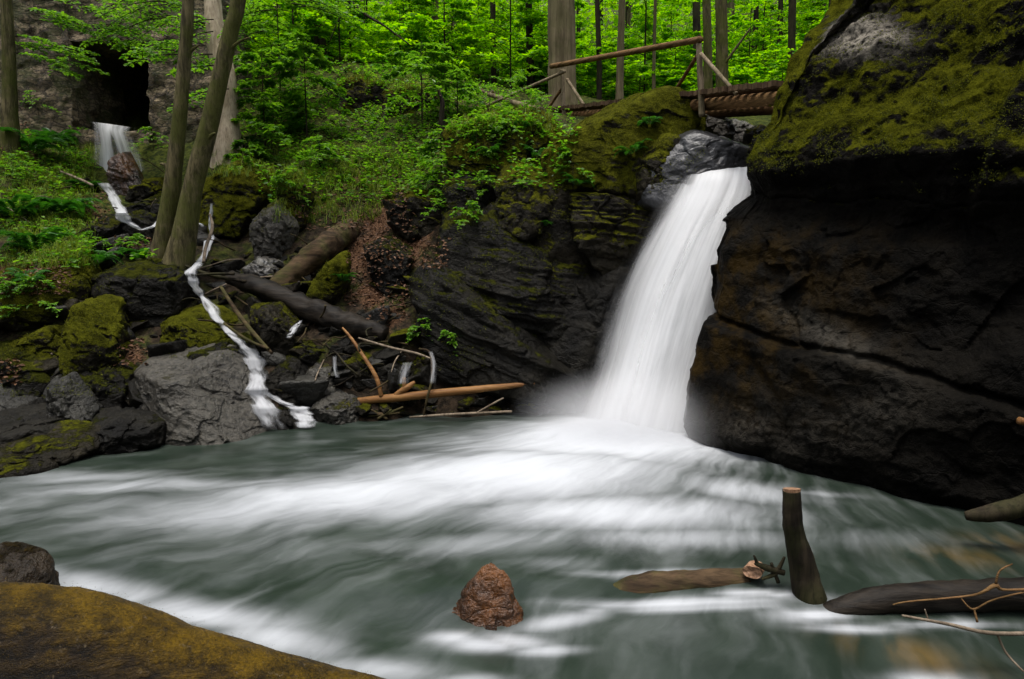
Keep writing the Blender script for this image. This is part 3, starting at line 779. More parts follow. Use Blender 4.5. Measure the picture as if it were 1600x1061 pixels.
# ------------------------------------------------------------------ the river
FB = W(985, 680)                                    # foot of the fall
wx = axis(-40, 30, -7, 5.5, 0.035, 1.15)
wy = axis(-30, 12.5, 3.2, 10.6, 0.035, 1.15)
WX, WY = np.meshgrid(wx, wy)
Q = np.column_stack([WX.ravel(), WY.ravel()])
rel = (Q - [4.0, 10.4])
rel2 = rel * [1, 1.0]
rad0 = np.hypot(*(Q - FB[:2]).T)
rad = np.hypot(rel2[:, 0], rel2[:, 1]); ang = np.arctan2(rel2[:, 1], rel2[:, 0])
ang = np.where(ang > math.pi / 2, ang - 2 * math.pi, ang)
fu = rad * .55
fv = ang * 3.6
def foam_at(spots):
    s = np.zeros(len(Q))
    for px, py, rx, ry, k, rot in spots:
        c = W(px, py)[:2]
        dd = Q - c
        ca, sa = math.cos(math.radians(rot)), math.sin(math.radians(rot))
        a = dd[:, 0] * ca + dd[:, 1] * sa; b = -dd[:, 0] * sa + dd[:, 1] * ca
        s = np.maximum(s, k * np.exp(-(a / rx) ** 2 - (b / ry) ** 2))
    return s
FOAM = [(975, 690, 1.5, 1.0, 1.5, 5), (960, 695, 1.9, 1.0, 1.15, 5), (800, 745, 2.0, .9, 1.05, 10), (600, 772, 2.0, .72, .88, 12), (420, 792, 1.6, .55, .66, 14), (250, 760, 1.6, .28, .5, 5), (130, 745, .9, .2, .5, 0), (960, 800, 1.5, .5, .86, 0), (1150, 765, .8, .38, .6, -20), (1060, 840, 1.1, .26, .55, 0), (780, 845, 1.2, .3, .4, 8),
        (420, 850, 3.0, .8, .16, 8), (100, 790, 2.5, .6, .25, 0), (820, 980, 1.6, .6, .1, 0), (150, 910, .8, .16, .62, -18), (320, 950, .9, .17, .68, -14), (430, 985, .5, .2, .75, -20), (560, 1030, .6, .13, .5, -5), (880, 955, .45, .09, .62, 20), (1080, 938, .8, .06, .62, 0), (730, 1050, .25, .08, .6, 0), (1450, 1050, .3, .1, .65, 0),
        (1250, 930, .6, .08, .35, 0), (1350, 840, .8, .25, .2, 0), (870, 880, .4, .14, .3, 0), (1270, 770, .5, .12, .4, -15), (800, 985, .24, .10, .75, -10), (710, 985, .2, .09, .75, 0), (757, 992, .3, .10, .8, 0), (850, 1000, .3, .07, .6, 5), (1275, 950, .26, .06, .95, 0), (1262, 952, .3, .12, .6, 0), (1225, 925, .2, .05, .7, 0), (1170, 922, .3, .05, .7, 0), (1000, 893, .6, .06, .5, 0), (1060, 932, .8, .07, .8, 0), (1215, 800, .4, .15, .3, 0), (930, 940, .16, .06, .5, 0), (1330, 968, .35, .06, .7, 0), (1480, 962, .5, .05, .55, 0)]
foam = foam_at(FOAM)
bed = foam_at([(1420, 1010, .35, .2, .9, -35), (1500, 870, .4, .2, .5, -10), (1580, 850, .4, .2, .6, 0), (760, 985, .16, .06, .9, 0)])
P3 = np.column_stack([Q, 0 * Q[:, 0]])
wz = 0.05 * fbm(P3, 0.9, 3, .5, 3)
wz += 0.17 * np.exp(-((Q - FB[:2] + [.3, 0]) ** 2 / [1.3 ** 2, .8 ** 2]).sum(1)) + .07 * fbm(P3, 1.7, 3, .5, 9) * np.exp(-(rad0 / 1.8) ** 2) + 0.10 * np.exp(-((Q - W(820, 730)[:2]) ** 2 / [2.2, .35]).sum(1)) + .06 * np.exp(-((Q - W(560, 770)[:2]) ** 2 / [2, .1]).sum(1))
# the pool spills over a shallow sill in the foreground (over the sunken log)
sx = np.array([W(a, b)[0] for a, b in ((-300, 830), (80, 880), (400, 930), (760, 945), (900, 900), (1250, 918), (1650, 940))])
sy = np.array([W(a, b)[1] for a, b in ((-300, 830), (80, 880), (400, 930), (760, 945), (900, 900), (1250, 918), (1650, 940))])
sill = np.mean([np.interp(Q[:, 0] + e, sx, sy) for e in np.linspace(-.5, .5, 11)], 0)
dsill = Q[:, 1] - sill
dsill += .16 * fbm(P3, 1.1, 3, .5, 6) + .05 * fbm(P3, 4, 2, .5, 7)
wz -= 0.06 * sstep(.25, -.35, dsill)
river = obj('river_water', mesh('river_water', np.column_stack([Q, wz]), grid_faces(len(wy), len(wx)), M_WATER, attrs={'fu': fu, 'fv': fv, 'foam': foam, 'bed': bed}), kind='structure')

# ------------------------------------------------------------------ falling water
def ribbon(left, right, nt=60, nw=40, bulge=0.1):
    """sheet of water between two edges given as (px, py, depth); returns grid with flow coordinates"""
    L = np.array([P(*a) for a in left]); Rr = np.array([P(*a) for a in right])
    def res(A):
        t = np.linspace(0, len(A) - 1, nt); i = np.clip(t.astype(int), 0, len(A) - 2); f = (t - i)[:, None]
        g = lambda k: A[np.clip(i + k, 0, len(A) - 1)]
        a, b, c_, d_ = g(-1), g(0), g(1), g(2)
        return 0.5 * (2 * b + (c_ - a) * f + (2 * a - 5 * b + 4 * c_ - d_) * f ** 2 + (3 * b - a - 3 * c_ + d_) * f ** 3)
    L, Rr = res(L), res(Rr)
    w = np.linspace(0, 1, nw)
    G = L[:, None] * (1 - w)[None, :, None] + Rr[:, None] * w[None, :, None]
    G[..., 1] -= bulge * np.sin(w * math.pi)[None, :]
    U, T = np.meshgrid(w, np.linspace(0, 1, nt))
    return G.reshape(-1, 3), U.ravel(), T.ravel(), grid_faces(nt, nw)
def fall(name, label, left, right, mat, dens, us=1.0, vs=4.0, bulge=.1, nt=60, nw=40, wob=0.02, parent=None, cat='waterfall', group=None):
    V, U, T, Fq = ribbon(left, right, nt, nw, bulge)
    V[:, 1] += wob * fbm(np.column_stack([U * us * 9, T * 1.2, 0 * U]), 1.0, 3)
    base = V[np.argmin(V[:, 2])].copy()
    if parent: base = np.array(parent.location)
    me = mesh(name, V - base, Fq, mat, attrs={'fu': U * us, 'fv': T * vs, 'dens': dens(U, T)})
    if parent: return obj(name, me, (0, 0, 0), parent)
    return obj(name, me, base, label=label, cat=cat, group=group)
ML = [(1062, 262, 11.6), (1062, 272, 10.55), (1040, 310, 10.2), (1005, 370, 9.95), (965, 450, 9.75), (938, 530, 9.6), (914, 610, 9.4), (885, 700, 9.1)]
MR = [(1215, 255, 11.2), (1222, 266, 10.4), (1225, 300, 10.1), (1200, 370, 9.9), (1180, 450, 9.7), (1160, 530, 9.5), (1140, 610, 9.3), (1125, 705, 9.0)]
main_fall = fall('waterfall', 'tall white silky waterfall arching over the ledge into the pool', ML, MR, M_FALL, lambda u, t: sstep(-.02, .34 + .1 * t, u) * 1.0, us=1.0, vs=1.0, bulge=.25, nt=120, nw=90, wob=.06)
fall('water_veil', None, [(a - 12, b, c + .12) for a, b, c in ML], [(a, b, c + .15) for a, b, c in MR], M_FALL, lambda u, t: .55 * sstep(0, .25, u) * sstep(.03, .2, t), bulge=.12, nt=100, nw=60, parent=main_fall)
fall('water_veil', None, [(a + 8, b, c - .12) for a, b, c in ML], [(a, b, c - .1) for a, b, c in MR], M_FALL, lambda u, t: (.30 + .2 * t) * sstep(0.05, .5, u) * sstep(.2, .5, t), bulge=.3, nt=100, nw=60, us=1.3, parent=main_fall)

D2 = lambda u, t: np.sin(np.clip(u, 0, 1) * math.pi) ** .9
fall('cascade', 'far small waterfall pouring out of the dark stone opening', [(138, 190, 16.9), (142, 200, 16.5), (144, 240, 16.2), (142, 290, 15.9)], [(212, 200, 16.9), (208, 212, 16.5), (222, 245, 16.2), (232, 285, 15.9)], M_CASC, lambda u, t: .6 * D2(u, t) - .5 * np.exp(-((u - .52) / .08) ** 2) * sstep(.2, .6, t), us=.8, vs=.8)
CG = 'white cascades of the side stream'
def casc(label, pts, dens=.85, lift=.1, dd=None):
    L, R = [], []
    for k, (px, py, w) in enumerate(pts):
        dep = (gdep(px, py) - lift) if dd is None else dd[k]
        L.append((px - w / 2, py, dep)); R.append((px + w / 2, py, dep))
    return fall('cascade', label, L, R, M_CASC, lambda u, t: dens * D2(u, t) * sstep(-.05, .12, t) * sstep(1.03, .86, t), us=.45, vs=1.2, bulge=.06, nt=30, nw=16, wob=.01, cat='cascade', group=CG)
casc('pale trickle left of the mossy rock behind the branch', [(523, 555, 7), (524, 575, 8), (528, 590, 8)], .38, dd=[9.5, 9.4, 9.35])
casc('pale trickle spilling over the mossy stone above the peeled pole', [(636, 565, 20), (633, 580, 18), (630, 600, 20)], .38, dd=[9.6, 9.55, 9.5])
casc('thin trickle right of the mossy stone above the peeled pole', [(672, 548, 8), (678, 570, 10), (676, 600, 12)], .38, dd=[9.7, 9.6, 9.5])

# ------------------------------------------------------------------ tubes: logs, branches, trunks
def tube(path, radii, seg=12, sub=6, amp=0.06, seed=0, cap=True, flare=0.0):
    A = np.asarray(path, float); r = np.asarray(radii, float)
    nt = max((len(A) - 1) * sub + 1, 2)
    t = np.linspace(0, len(A) - 1, nt); i = np.clip(t.astype(int), 0, len(A) - 2); f = (t - i)[:, None]
    g = lambda k: A[np.clip(i + k, 0, len(A) - 1)]
    a, b, c_, d_ = g(-1), g(0), g(1), g(2)
    C = 0.5 * (2 * b + (c_ - a) * f + (2 * a - 5 * b + 4 * c_ - d_) * f ** 2 + (3 * b - a - 3 * c_ + d_) * f ** 3)
    rr = np.interp(t, np.arange(len(r)), r)
    T = np.gradient(C, axis=0); T /= np.linalg.norm(T, axis=1)[:, None] + 1e-9
    ref = np.array([0, 1, 0.0]) if abs(T[0][1]) < .8 else np.array([1, 0, 0.0])
    Nv = np.cross(T, ref); Nv /= np.linalg.norm(Nv, axis=1)[:, None]
    Bv = np.cross(T, Nv)
    th = np.linspace(0, 2 * math.pi, seg, endpoint=False)
    V = C[:, None] + rr[:, None, None] * (np.cos(th)[None, :, None] * Nv[:, None] + np.sin(th)[None, :, None] * Bv[:, None])
    V = V.reshape(-1, 3)
    if amp:
        dirv = V - np.repeat(C, seg, 0)
        k = 1.2 / max(r.max(), .02)
        V = V + dirv * (amp * 2 * fbm(V, k * .6, 3, .55, seed))[:, None]
    a = np.arange((nt - 1) * seg); nx = (a // seg) * seg + (a % seg + 1) % seg
    Fq = np.column_stack([a, nx, nx + seg, a + seg])
    if cap:
        V = np.concatenate([V, C[:1], C[-1:]])
        k0, k1 = len(V) - 2, len(V) - 1
        s = np.arange(seg)
        F0 = np.column_stack([np.full(seg, k0), (s + 1) % seg, s])
        o = (nt - 1) * seg
        F1 = np.column_stack([np.full(seg, k1), o + s, o + (s + 1) % seg])
        return V, [Fq, np.concatenate([F0, F1])]
    return V, [Fq]
def stick(name, label, pts, mat, cat='branch', extra=(), amp=.06, seg=12, group=None, sub=6, seed=0):
    """pts: (px, py, depth, width in px)"""
    parts = []
    for k, pp in enumerate([pts, *extra]):
        pa = [P(a, b, c) for a, b, c, w in pp]; ra = [w / 2 * c / F_PX for a, b, c, w in pp]
        parts.append(tube(pa, ra, seg, sub, amp, seed + k))
    V, Fq = join(parts)
    base = np.array([*P(*pts[0][:3])])
    return obj(name, mesh(name, V - base, Fq, mat), base, label=label, cat=cat, group=group)

# ------------------------------------------------------------------ logs and driftwood
def moss_log():
    pa = [(-260, 1020, 3.1, 250), (-60, 1018, 3.15, 225), (120, 1020, 3.25, 190), (330, 1080, 3.3, 170), (560, 1130, 3.3, 150), (760, 1180, 3.3, 130)]
    V, Fq = tube([P(a, b, c) for a, b, c, w in pa], [w / 2 * c / F_PX for a, b, c, w in pa], 64, 40, .05, 3)
    V = V + .012 * fbm(V, 16, 3, .6)[:, None] * [0, -.5, 1]
    m = N('golden_moss_bark')
    p = m.pos()
    n1, n2, n3 = m.noise(p, 4, 8, .72), m.noise(p, 70, 6, .75), m.noise(p, 150, 3, .6)
    gr = m.noise(m.scalev(p, (6, 14, 22)), 1.0, 6, .7, .3)          # grain running along the log
    nz = m.n('SeparateXYZ', _0=m.n('NewGeometry').outputs['Normal']).outputs[2]
    bark = m.mix(m.ss(gr, .35, .65), (.006, .004, .002), (.045, .026, .008))
    mk = m.math('ADD', m.math('MULTIPLY', nz, .55), m.math('ADD', m.math('MULTIPLY', n1, .8), m.math('MULTIPLY', gr, .5)))
    mk = m.ss(mk, .86, 1.22)
    moss = m.mix(m.ss(m.math('ADD', m.math('MULTIPLY', n2, .5), m.math('MULTIPLY', n1, .5)), .36, .62), (.022, .014, .001), (.20, .115, .003))
    col = m.mix(mk, bark, moss)
    col = m.mix(m.ss(m.noise(p, 26, 5, .7), .60, .70), col, (.16, .12, .07))
    h = m.math('ADD', m.math('MULTIPLY', n2, .6), m.math('ADD', m.math('MULTIPLY', n3, .25), m.math('ADD', m.math('MULTIPLY', gr, .8), m.math('MULTIPLY', mk, .3))))
    mt = m.done(m.n('BsdfPrincipled', Base_Color=col, Roughness=.45, Specular_IOR_Level=.3, Normal=m.bump(h, 1.0, .06)))
    b = P(120, 1080, 3.25)
    lo = obj('mossy_log', mesh('mossy_log', V - b, Fq, mt), b, label='thick golden-mossed log lying across the bottom left corner', cat='log')
    M_KNOT = rock_mat('wet_dark_knot', (.004, .003, .0015), (.026, .016, .007), mossA=(.012, .009, .001), mossB=(.07, .042, .003), rough=.35, spec=.2)
    kn = rock('knob', [(-60, 885), (0, 878), (20, 884), (42, 896), (64, 922), (76, 1000), (-60, 1010)], 3.25, .5, M_KNOT, moss=-0.1, sharp=5, rough=.35, name='knot')
    del kn['label'], kn['category']
    kn.location = kn.location - lo.location
    kn.parent = lo
moss_log()
dS = W(1060, 905)[1]
stick('sunken_log', 'brown log half under the spilling water left of the cut stub', [(860, 1000, dS + .05, 50), (980, 930, dS, 52), (1080, 914, dS, 48), (1165, 906, dS + .05, 38)], M_OLDWOOD, 'log', seg=32, amp=.10, sub=14)
lg = stick('wet_log', 'wet black log lying along the right edge of the rapids', [(1230, 1000, W(1310, 940)[1], 30), (1310, 955, W(1310, 940)[1], 40), (1400, 936, W(1400, 940)[1], 46), (1520, 930, W(1520, 942)[1], 50), (1680, 926, W(1680, 944)[1], 54)], M_BLACKWOOD, 'log', seg=32, amp=.10, sub=14)
cutd = W(1250, 925)[1]
st = empty('cut_stub', P(1258, 925, cutd), label='upright dark cut stub standing in the rapids, right of the sunken log', cat='stub')
b0 = np.array(st.location)
V, Fq = tube([P(1300, 1030, cutd) - b0, P(1272, 960, cutd) - b0, P(1254, 885, cutd) - b0, P(1240, 830, cutd) - b0, P(1238, 795, cutd) - b0, P(1237, 766, cutd) - b0], [.16, .125, .092, .070, .066, .064], 32, 14, .10, 5)
obj('bark', mesh('bark', V, Fq, M_BARKDARK), (0, 0, 0), st)
rr = .059
th = np.linspace(0, 2 * math.pi, 28, endpoint=False)
top = P(1237, 765, cutd) - b0
ring = np.column_stack([np.cos(th) * rr, np.sin(th) * rr, np.sin(th) * -.012 + .02])
ring2 = np.column_stack([np.cos(th) * rr, np.sin(th) * rr, np.sin(th) * -.012 - .006])
V = np.concatenate([ring, ring2, [[0, 0, .02]]])
s_ = np.arange(28); s1 = (s_ + 1) % 28
obj('cut_face', mesh('cut_face', V, [np.column_stack([s_ + 28, s1 + 28, s1, s_]), np.column_stack([s_, s1, np.full(28, 56)])], M_CUT, smooth=False), top - [0, 0, .012], st)
# sawn end of the sunken log, facing left-front
e = P(1176, 893, dS - .06)
th = np.linspace(0, 2 * math.pi, 24, endpoint=False)
ax = Vector((-.55, -.83, .05)).normalized().to_track_quat('Z', 'Y')
disc = np.array([ax @ Vector((math.cos(t) * .07, math.sin(t) * .045, .02 + .004 * math.sin(5 * t))) for t in th] + [ax @ Vector((math.cos(t) * .066, math.sin(t) * .042, -.12)) for t in th] + [ax @ Vector((0, 0, .0))])
s_ = np.arange(24); s1 = (s_ + 1) % 24
obj('log_end', mesh('log_end', disc, [np.column_stack([s_ + 24, s1 + 24, s1, s_]), np.column_stack([s_, s1, np.full(24, 48)])], M_CUT, smooth=False), e, label='pale sawn end of a snagged log beside the upright cut stub', cat='log')
stick('root_tangle', 'dark reddish tangle of broken roots at the foot of the cut stub', [(1180, 880, dS - .1, 6), (1200, 888, dS - .1, 12), (1225, 895, dS - .1, 10)], M_BARKDARK, 'roots', extra=[[(1178, 868, dS - .1, 3), (1184, 882, dS - .1, 7)], [(1190, 905, dS - .12, 4), (1212, 895, dS - .1, 9), (1226, 870, dS - .1, 4)], [(1205, 880, dS - .1, 5), (1216, 910, dS - .1, 7)]], seg=8)
dB = W(1450, 990)[1] - .3
stick('twiggy_branch', 'long bare branch with twigs drooping into the rapids at bottom right', [(1700, 985, dB, 8), (1560, 990, dB, 7), (1480, 975, dB, 6), (1410, 962, dB - .05, 4)], M_TWIG, extra=[[(1558, 990, dB, 4), (1572, 1020, dB, 4), (1600, 1050, dB - .1, 3)], [(1450, 968, dB, 3), (1445, 952, dB, 2)]], seg=8)
stick('twiggy_branch', 'reddish forked branch lying over the wet black log at the right edge', [(1690, 915, dB - .1, 4.9), (1575, 922, dB - .1, 4.2), (1555, 915, dB - .1, 7.7), (1520, 930, dB - .1, 3.5), (1420, 940, dB - .1, 2.8), (1395, 945, dB - .1, 2.1)], M_RAIL, extra=[[(1556, 912, dB - .1, 4.2), (1562, 892, dB - .1, 2.8), (1582, 881, dB - .1, 2.1)], [(1600, 925, dB - .1, 3.5), (1550, 938, dB - .12, 2.8), (1520, 952, dB - .12, 3.5), (1502, 935, dB - .1, 2.1)], [(1522, 952, dB - .12, 2.8), (1527, 972, dB - .14, 4.2)]], seg=8)
stick('log', 'rough-barked log stub poking in from the right edge', [(1700, 745, 5.2, 40), (1600, 790, 5.3, 34), (1540, 803, 5.35, 26), (1508, 806, 5.4, 14)], M_BARKDARK, 'log', seg=16, amp=.12)
stick('cut_branch', 'pale sawn branch end poking in at the right edge', [(1640, 668, 5.4, 12), (1592, 657, 5.4, 12)], M_PEELED, seg=12)
dP = gdep(690, 628) - .35
stick('peeled_pole', 'long peeled orange pole lying along the far pool edge', [(548, 628, dP + .1, 10), (620, 621, dP, 14), (720, 611, dP, 13), (835, 599, dP + .1, 6)], M_PEELED, 'pole', extra=[[(618, 618, dP, 9), (634, 607, dP, 11), (648, 597, dP + .05, 5)], [(632, 608, dP, 7), (631, 590, dP, 6)]])
stick('peeled_branch', 'thin bent peeled branch standing up from the peeled pole', [(596, 620, dP, 7), (588, 590, dP + .05, 7), (570, 560, dP + .2, 6), (550, 530, dP + .4, 5), (535, 512, dP + .5, 3)], M_PEELED)
stick('drift_twig', 'pale thin twig floating along the far waterline', [(640, 652, dP - .1, 3), (700, 648, dP - .1, 5), (800, 643, dP - .1, 4)], M_TWIG, extra=[[(745, 645, dP - .1, 3), (775, 628, dP - .1, 3), (787, 622, dP - .1, 2)]], seg=8)
stick('twig', 'dark upright twig hanging in front of the peeled pole', [(662, 650, dP - .1, 3), (668, 620, dP - .12, 4), (675, 590, dP - .05, 4), (672, 552, dP + .1, 4), (655, 545, dP + .2, 3)], M_OLDWOOD, seg=8)
stick('drift_pile', 'small pile of broken brown twigs at the waterline', [(570, 642, dP - .1, 3), (600, 647, dP - .1, 6), (630, 636, dP - .1, 3)], M_OLDWOOD, 'driftwood', extra=[[(575, 650, dP - .12, 4), (625, 645, dP - .1, 4)], [(590, 655, dP - .14, 5), (612, 640, dP - .1, 4)], [(580, 640, dP - .1, 3), (605, 655, dP - .12, 5)]], seg=7)
dL = gdep(480, 500)
stick('fallen_log', 'black soaked fallen log slanting down across the stream', [(360, 432, dL + .35, 22), (420, 455, dL + .1, 34), (500, 490, dL - .15, 36), (560, 512, dL - .3, 36), (602, 524, dL - .4, 26)], M_BLACKWOOD, 'log', seg=32, amp=.22, sub=16, extra=[[(455, 470, dL, 12), (462, 452, dL - .05, 8), (468, 440, dL - .1, 4)], [(530, 500, dL - .25, 10), (540, 520, dL - .35, 6), (545, 532, dL - .4, 3)]])
stick('thick_log', 'short thick brown log leaning above the black log', [(425, 458, 11.3, 30), (460, 425, 11.6, 36), (500, 392, 11.9, 40), (525, 374, 12.4, 38), (560, 355, 13.4, 36)], M_OLDWOOD, 'log', seg=32, amp=.2, sub=12)
stick('thin_branch', 'thin grey branch slanting over the cascade', [(345, 448, 10.6, 5), (372, 490, 10.2, 7), (400, 525, 9.9, 7), (425, 552, 9.7, 5)], M_OLDWOOD, seg=8)
stick('thin_branch', 'second thin branch crossing below the slanting grey one', [(350, 505, 10.1, 4), (385, 530, 9.9, 5), (420, 545, 9.7, 4)], M_OLDWOOD, seg=8)
stick('thin_branch', 'dark branch lying from the twin trunks to the black log', [(290, 415, 11.2, 4), (330, 430, 11.1, 6), (385, 440, 11, 5)], M_BARKDARK, seg=8, extra=[[(285, 432, 11.1, 3), (330, 428, 11, 4), (366, 428, 11, 5)]])
stick('thin_branch', 'bleached bent branch standing beside the thin cascade', [(318, 410, 11.3, 5), (322, 385, 11.5, 5), (332, 355, 11.9, 5), (328, 335, 12.2, 3)], M_TWIG, seg=8)
stick('thin_branch', 'pale twig arching above the peeled pole under the black log', [(560, 528, 9.9, 3), (610, 543, 9.8, 4), (650, 552, 9.7, 4), (672, 560, 9.6, 3)], M_TWIG, seg=8)
stick('thin_branch', 'bare pale branch on the left bank below the far small waterfall', [(95, 268, 14.2, 3), (125, 280, 14, 4), (145, 290, 13.9, 4)], M_TWIG, seg=8)
stick('log', 'pale dead trunk lying behind the ledge at the left foot of the bridge', [(745, 140, 17, 6), (800, 160, 16, 9), (845, 172, 15, 10)], M_BARKBEECH, 'log', seg=10)

TWM = []
for k in range(3):
    a = np.random.default_rng(k).normal(0, .045, (5, 3)); a[:, 0] += np.linspace(-.5, .5, 5)
    V, Fq = tube(a, [.013, .012, .011, .009, .005], 7, 4, .08, k)
    TWM.append(mesh('fallen_twig', V, Fq, (M_OLDWOOD, M_TWIG, M_BARKDARK)[k]))
TW_L = ['brown fallen twig on the left bank', 'bleached fallen twig on the left bank', 'dark fallen twig on the left bank']
for i in range(60):
    px, py = (rng.uniform(330, 650), rng.uniform(380, 600)) if i < 40 else (rng.uniform(0, 330), rng.uniform(270, 600))
    q = hit(px, py)
    if q[2] < .02: continue
    k = int(rng.integers(3))
    o = obj('fallen_twig', TWM[k], q + [0, -.05, .07], label=TW_L[k], cat='twig', group='fallen twigs of the left bank')
    sz = rng.uniform(.5, 1.3); o.scale = (sz, sz, sz); o.rotation_euler = (0, rng.uniform(-.5, .5), rng.uniform(0, 6))

# ------------------------------------------------------------------ footbridge
def box(a, b, wid, hgt, upv=(0, 0, 1)):
    """beam of rectangular section between two points"""
    a, b = np.array(a, float), np.array(b, float)
    T = b - a; T /= np.linalg.norm(T)
    S = np.cross(T, upv); S /= np.linalg.norm(S); U = np.cross(S, T)
    V = []
    for e in (a, b):
        for x, y in ((-1, -1), (1, -1), (1, 1), (-1, 1)): V.append(e + S * x * wid / 2 + U * y * hgt / 2)
    Fq = np.array([(0, 1, 2, 3)[::-1], (4, 5, 6, 7), (0, 1, 5, 4), (1, 2, 6, 5), (2, 3, 7, 6), (3, 0, 4, 7)])
    return np.array(V), [Fq]
def pole_part(name, a, b, r1, r2, mat, par, amp=.05, seg=12, label=None):
    n = 6
    pa = [np.array(a) + (np.array(b) - np.array(a)) * t for t in np.linspace(0, 1, n)]
    V, Fq = tube(pa, np.linspace(r1, r2, n), seg, 4, amp, len(name))
    o = obj(name, mesh(name, V, Fq, mat), (0, 0, 0), par)
    if label: o['label'] = label
    return o
Rb, Lb = P(1097, 160, 10.8), P(880, 180, 15.5)
br = empty('footbridge', Rb, label='rustic wooden footbridge with pole handrail above the waterfall', cat='bridge')
B0 = Rb
dirb = (Rb - Lb); Lb0 = Lb - B0; dir_u = dirb / np.linalg.norm(dirb)
perp = np.cross(dir_u, [0, 0, 1]); perp /= np.linalg.norm(perp)
if perp[1] < 0: perp = -perp
s0, s1 = Lb0 - dir_u * .8, dir_u * 1.75
for k, o_ in enumerate((0.12, 1.15)):
    pole_part('beam', s0 + perp * o_ - [0, 0, .02], s1 + perp * o_ - [0, 0, .02], .085, .095, M_RAIL, br)
L = np.linalg.norm(s1 - s0)
sv, sf = [], None
parts = []
for t in np.arange(.05, L, .17):
    c = s0 + dir_u * t + [0, 0, .14]
    jt = rng.uniform(-.04, .04)
    parts.append(box(c + perp * (-.10 + jt), c + perp * (1.4 + jt), .095, .075))
for V_, F_ in parts:
    obj('slat', mesh('slat', V_, F_, M_SLAT, smooth=False), (0, 0, 0), br)
pt = lambda px, py, dep: P(px, py, dep) - B0
RT = pt(1092, 66, 10.8); LT = pt(872, 106, 15.3)
pole_part('post', pt(1097, 182, 10.75), RT - [0, 0, .02], .05, .045, M_POST, br)
pole_part('post', pt(882, 188, 15.4), pt(878, 108, 15.4), .045, .04, M_POST, br)
ru = (RT - LT) / np.linalg.norm(RT - LT)
pole_part('handrail', LT - ru * .35 + [0, -.03, .05], RT + ru * .03 + [0, -.03, .03], .055, .05, M_RAIL, br)
pole_part('handrail', pt(884, 111, 15.2), pt(758, 166, 15.6), .035, .03, M_POST, br)
pole_part('brace', pt(1095, 84, 10.72), pt(1151, 147, 10.0), .03, .03, M_POST, br)
pole_part('brace', pt(1090, 86, 10.85), pt(1050, 150, 11.7), .03, .03, M_RAIL, br)
pole_part('brace', pt(886, 124, 15.3), pt(921, 178, 14.6), .035, .035, M_POST, br)
pole_part('brace', pt(880, 135, 15.4), pt(855, 172, 15.8), .03, .03, M_RAIL, br)

# ------------------------------------------------------------------ ruined stone wall with its dark opening
def ruin():
    yw = 17.0
    b = P(180, 205, yw)
    root = empty('stone_ruin', b, label='mossy ruined stone wall with a dark square opening, far left', cat='ruin')
    def blockmesh(px0, px1, z0, z1, y0, y1, seed):
        x0, x1 = P(px0, 300, yw)[0], P(px1, 300, yw)[0]
        h = .07
        nx, nz, ny = max(2, int((x1 - x0) / h)), max(2, int((z1 - z0) / h)), max(2, int((y1 - y0) / .15))
        ps = []
        def face(o, u, v, nu, nv):
            A, B_ = np.meshgrid(np.linspace(0, 1, nu), np.linspace(0, 1, nv))
            V = np.array(o) + A.ravel()[:, None] * np.array(u) + B_.ravel()[:, None] * np.array(v)
            ps.append((V, [grid_faces(nv, nu)]))
        X, Y, Z = x1 - x0, y1 - y0, z1 - z0
        face((x0, y0, z0), (X, 0, 0), (0, 0, Z), nx, nz)
        face((x1, y0, z0), (0, Y, 0), (0, 0, Z), ny, nz)
        face((x0, y1, z0), (0, -Y, 0), (0, 0, Z), ny, nz)
        face((x0, y0, z1), (X, 0, 0), (0, Y, 0), nx, ny)
        face((x0, y1, z0), (X, 0, 0), (0, -Y, 0), nx, ny)
        V, Fq = join(ps)
        dv = np.column_stack([fbm(V, 2.2, 4, .55, k) for k in (1, 2, 3)])
        V = V + .13 * dv + .05 * np.column_stack([perlin(V * [3, 3, 7] + k * 9) for k in (1, 2, 3)])
        return V - b, Fq
    zt = P(180, -330, yw)[2]
    zb = P(180, 320, yw)[2]
    obj('wall', mesh('wall', *blockmesh(-420, 124, zb, zt, yw, yw + 2.2, 1), M_WALL), (0, 0, 0), root)
    obj('wall', mesh('wall', *blockmesh(237, 345, zb, zt - .8, yw + .15, yw + 2.4, 2), M_WALL), (0, 0, 0), root)
    obj('lintel', mesh('lintel', *blockmesh(120, 241, P(180, 62, yw)[2], zt - .3, yw + .1, yw + 2.3, 3), M_WALL), (0, 0, 0), root)
    obj('sill', mesh('sill', *blockmesh(122, 240, zb, P(180, 203, yw)[2], yw + .05, yw + 2.3, 4), M_WALL), (0, 0, 0), root)
    # tunnel behind the opening
    x0, x1 = P(112, 300, yw)[0] - b[0], P(247, 300, yw)[0] - b[0]
    z0, z1 = P(0, 215, yw)[2] - b[2], P(0, 40, yw)[2] - b[2]
    y0, y1 = 2.25, 6.5
    Vt = np.array([(x0, y0, z0), (x1, y0, z0), (x1, y0, z1), (x0, y0, z1), (x0, y1, z0), (x1, y1, z0), (x1, y1, z1), (x0, y1, z1)])
    Ft = np.array([(0, 1, 5, 4), (1, 2, 6, 5), (2, 3, 7, 6), (3, 0, 4, 7), (4, 5, 6, 7)])
    obj('tunnel', mesh('tunnel', Vt, Ft, M_WALL, smooth=False), (0, 0, 0), root)
ruin()

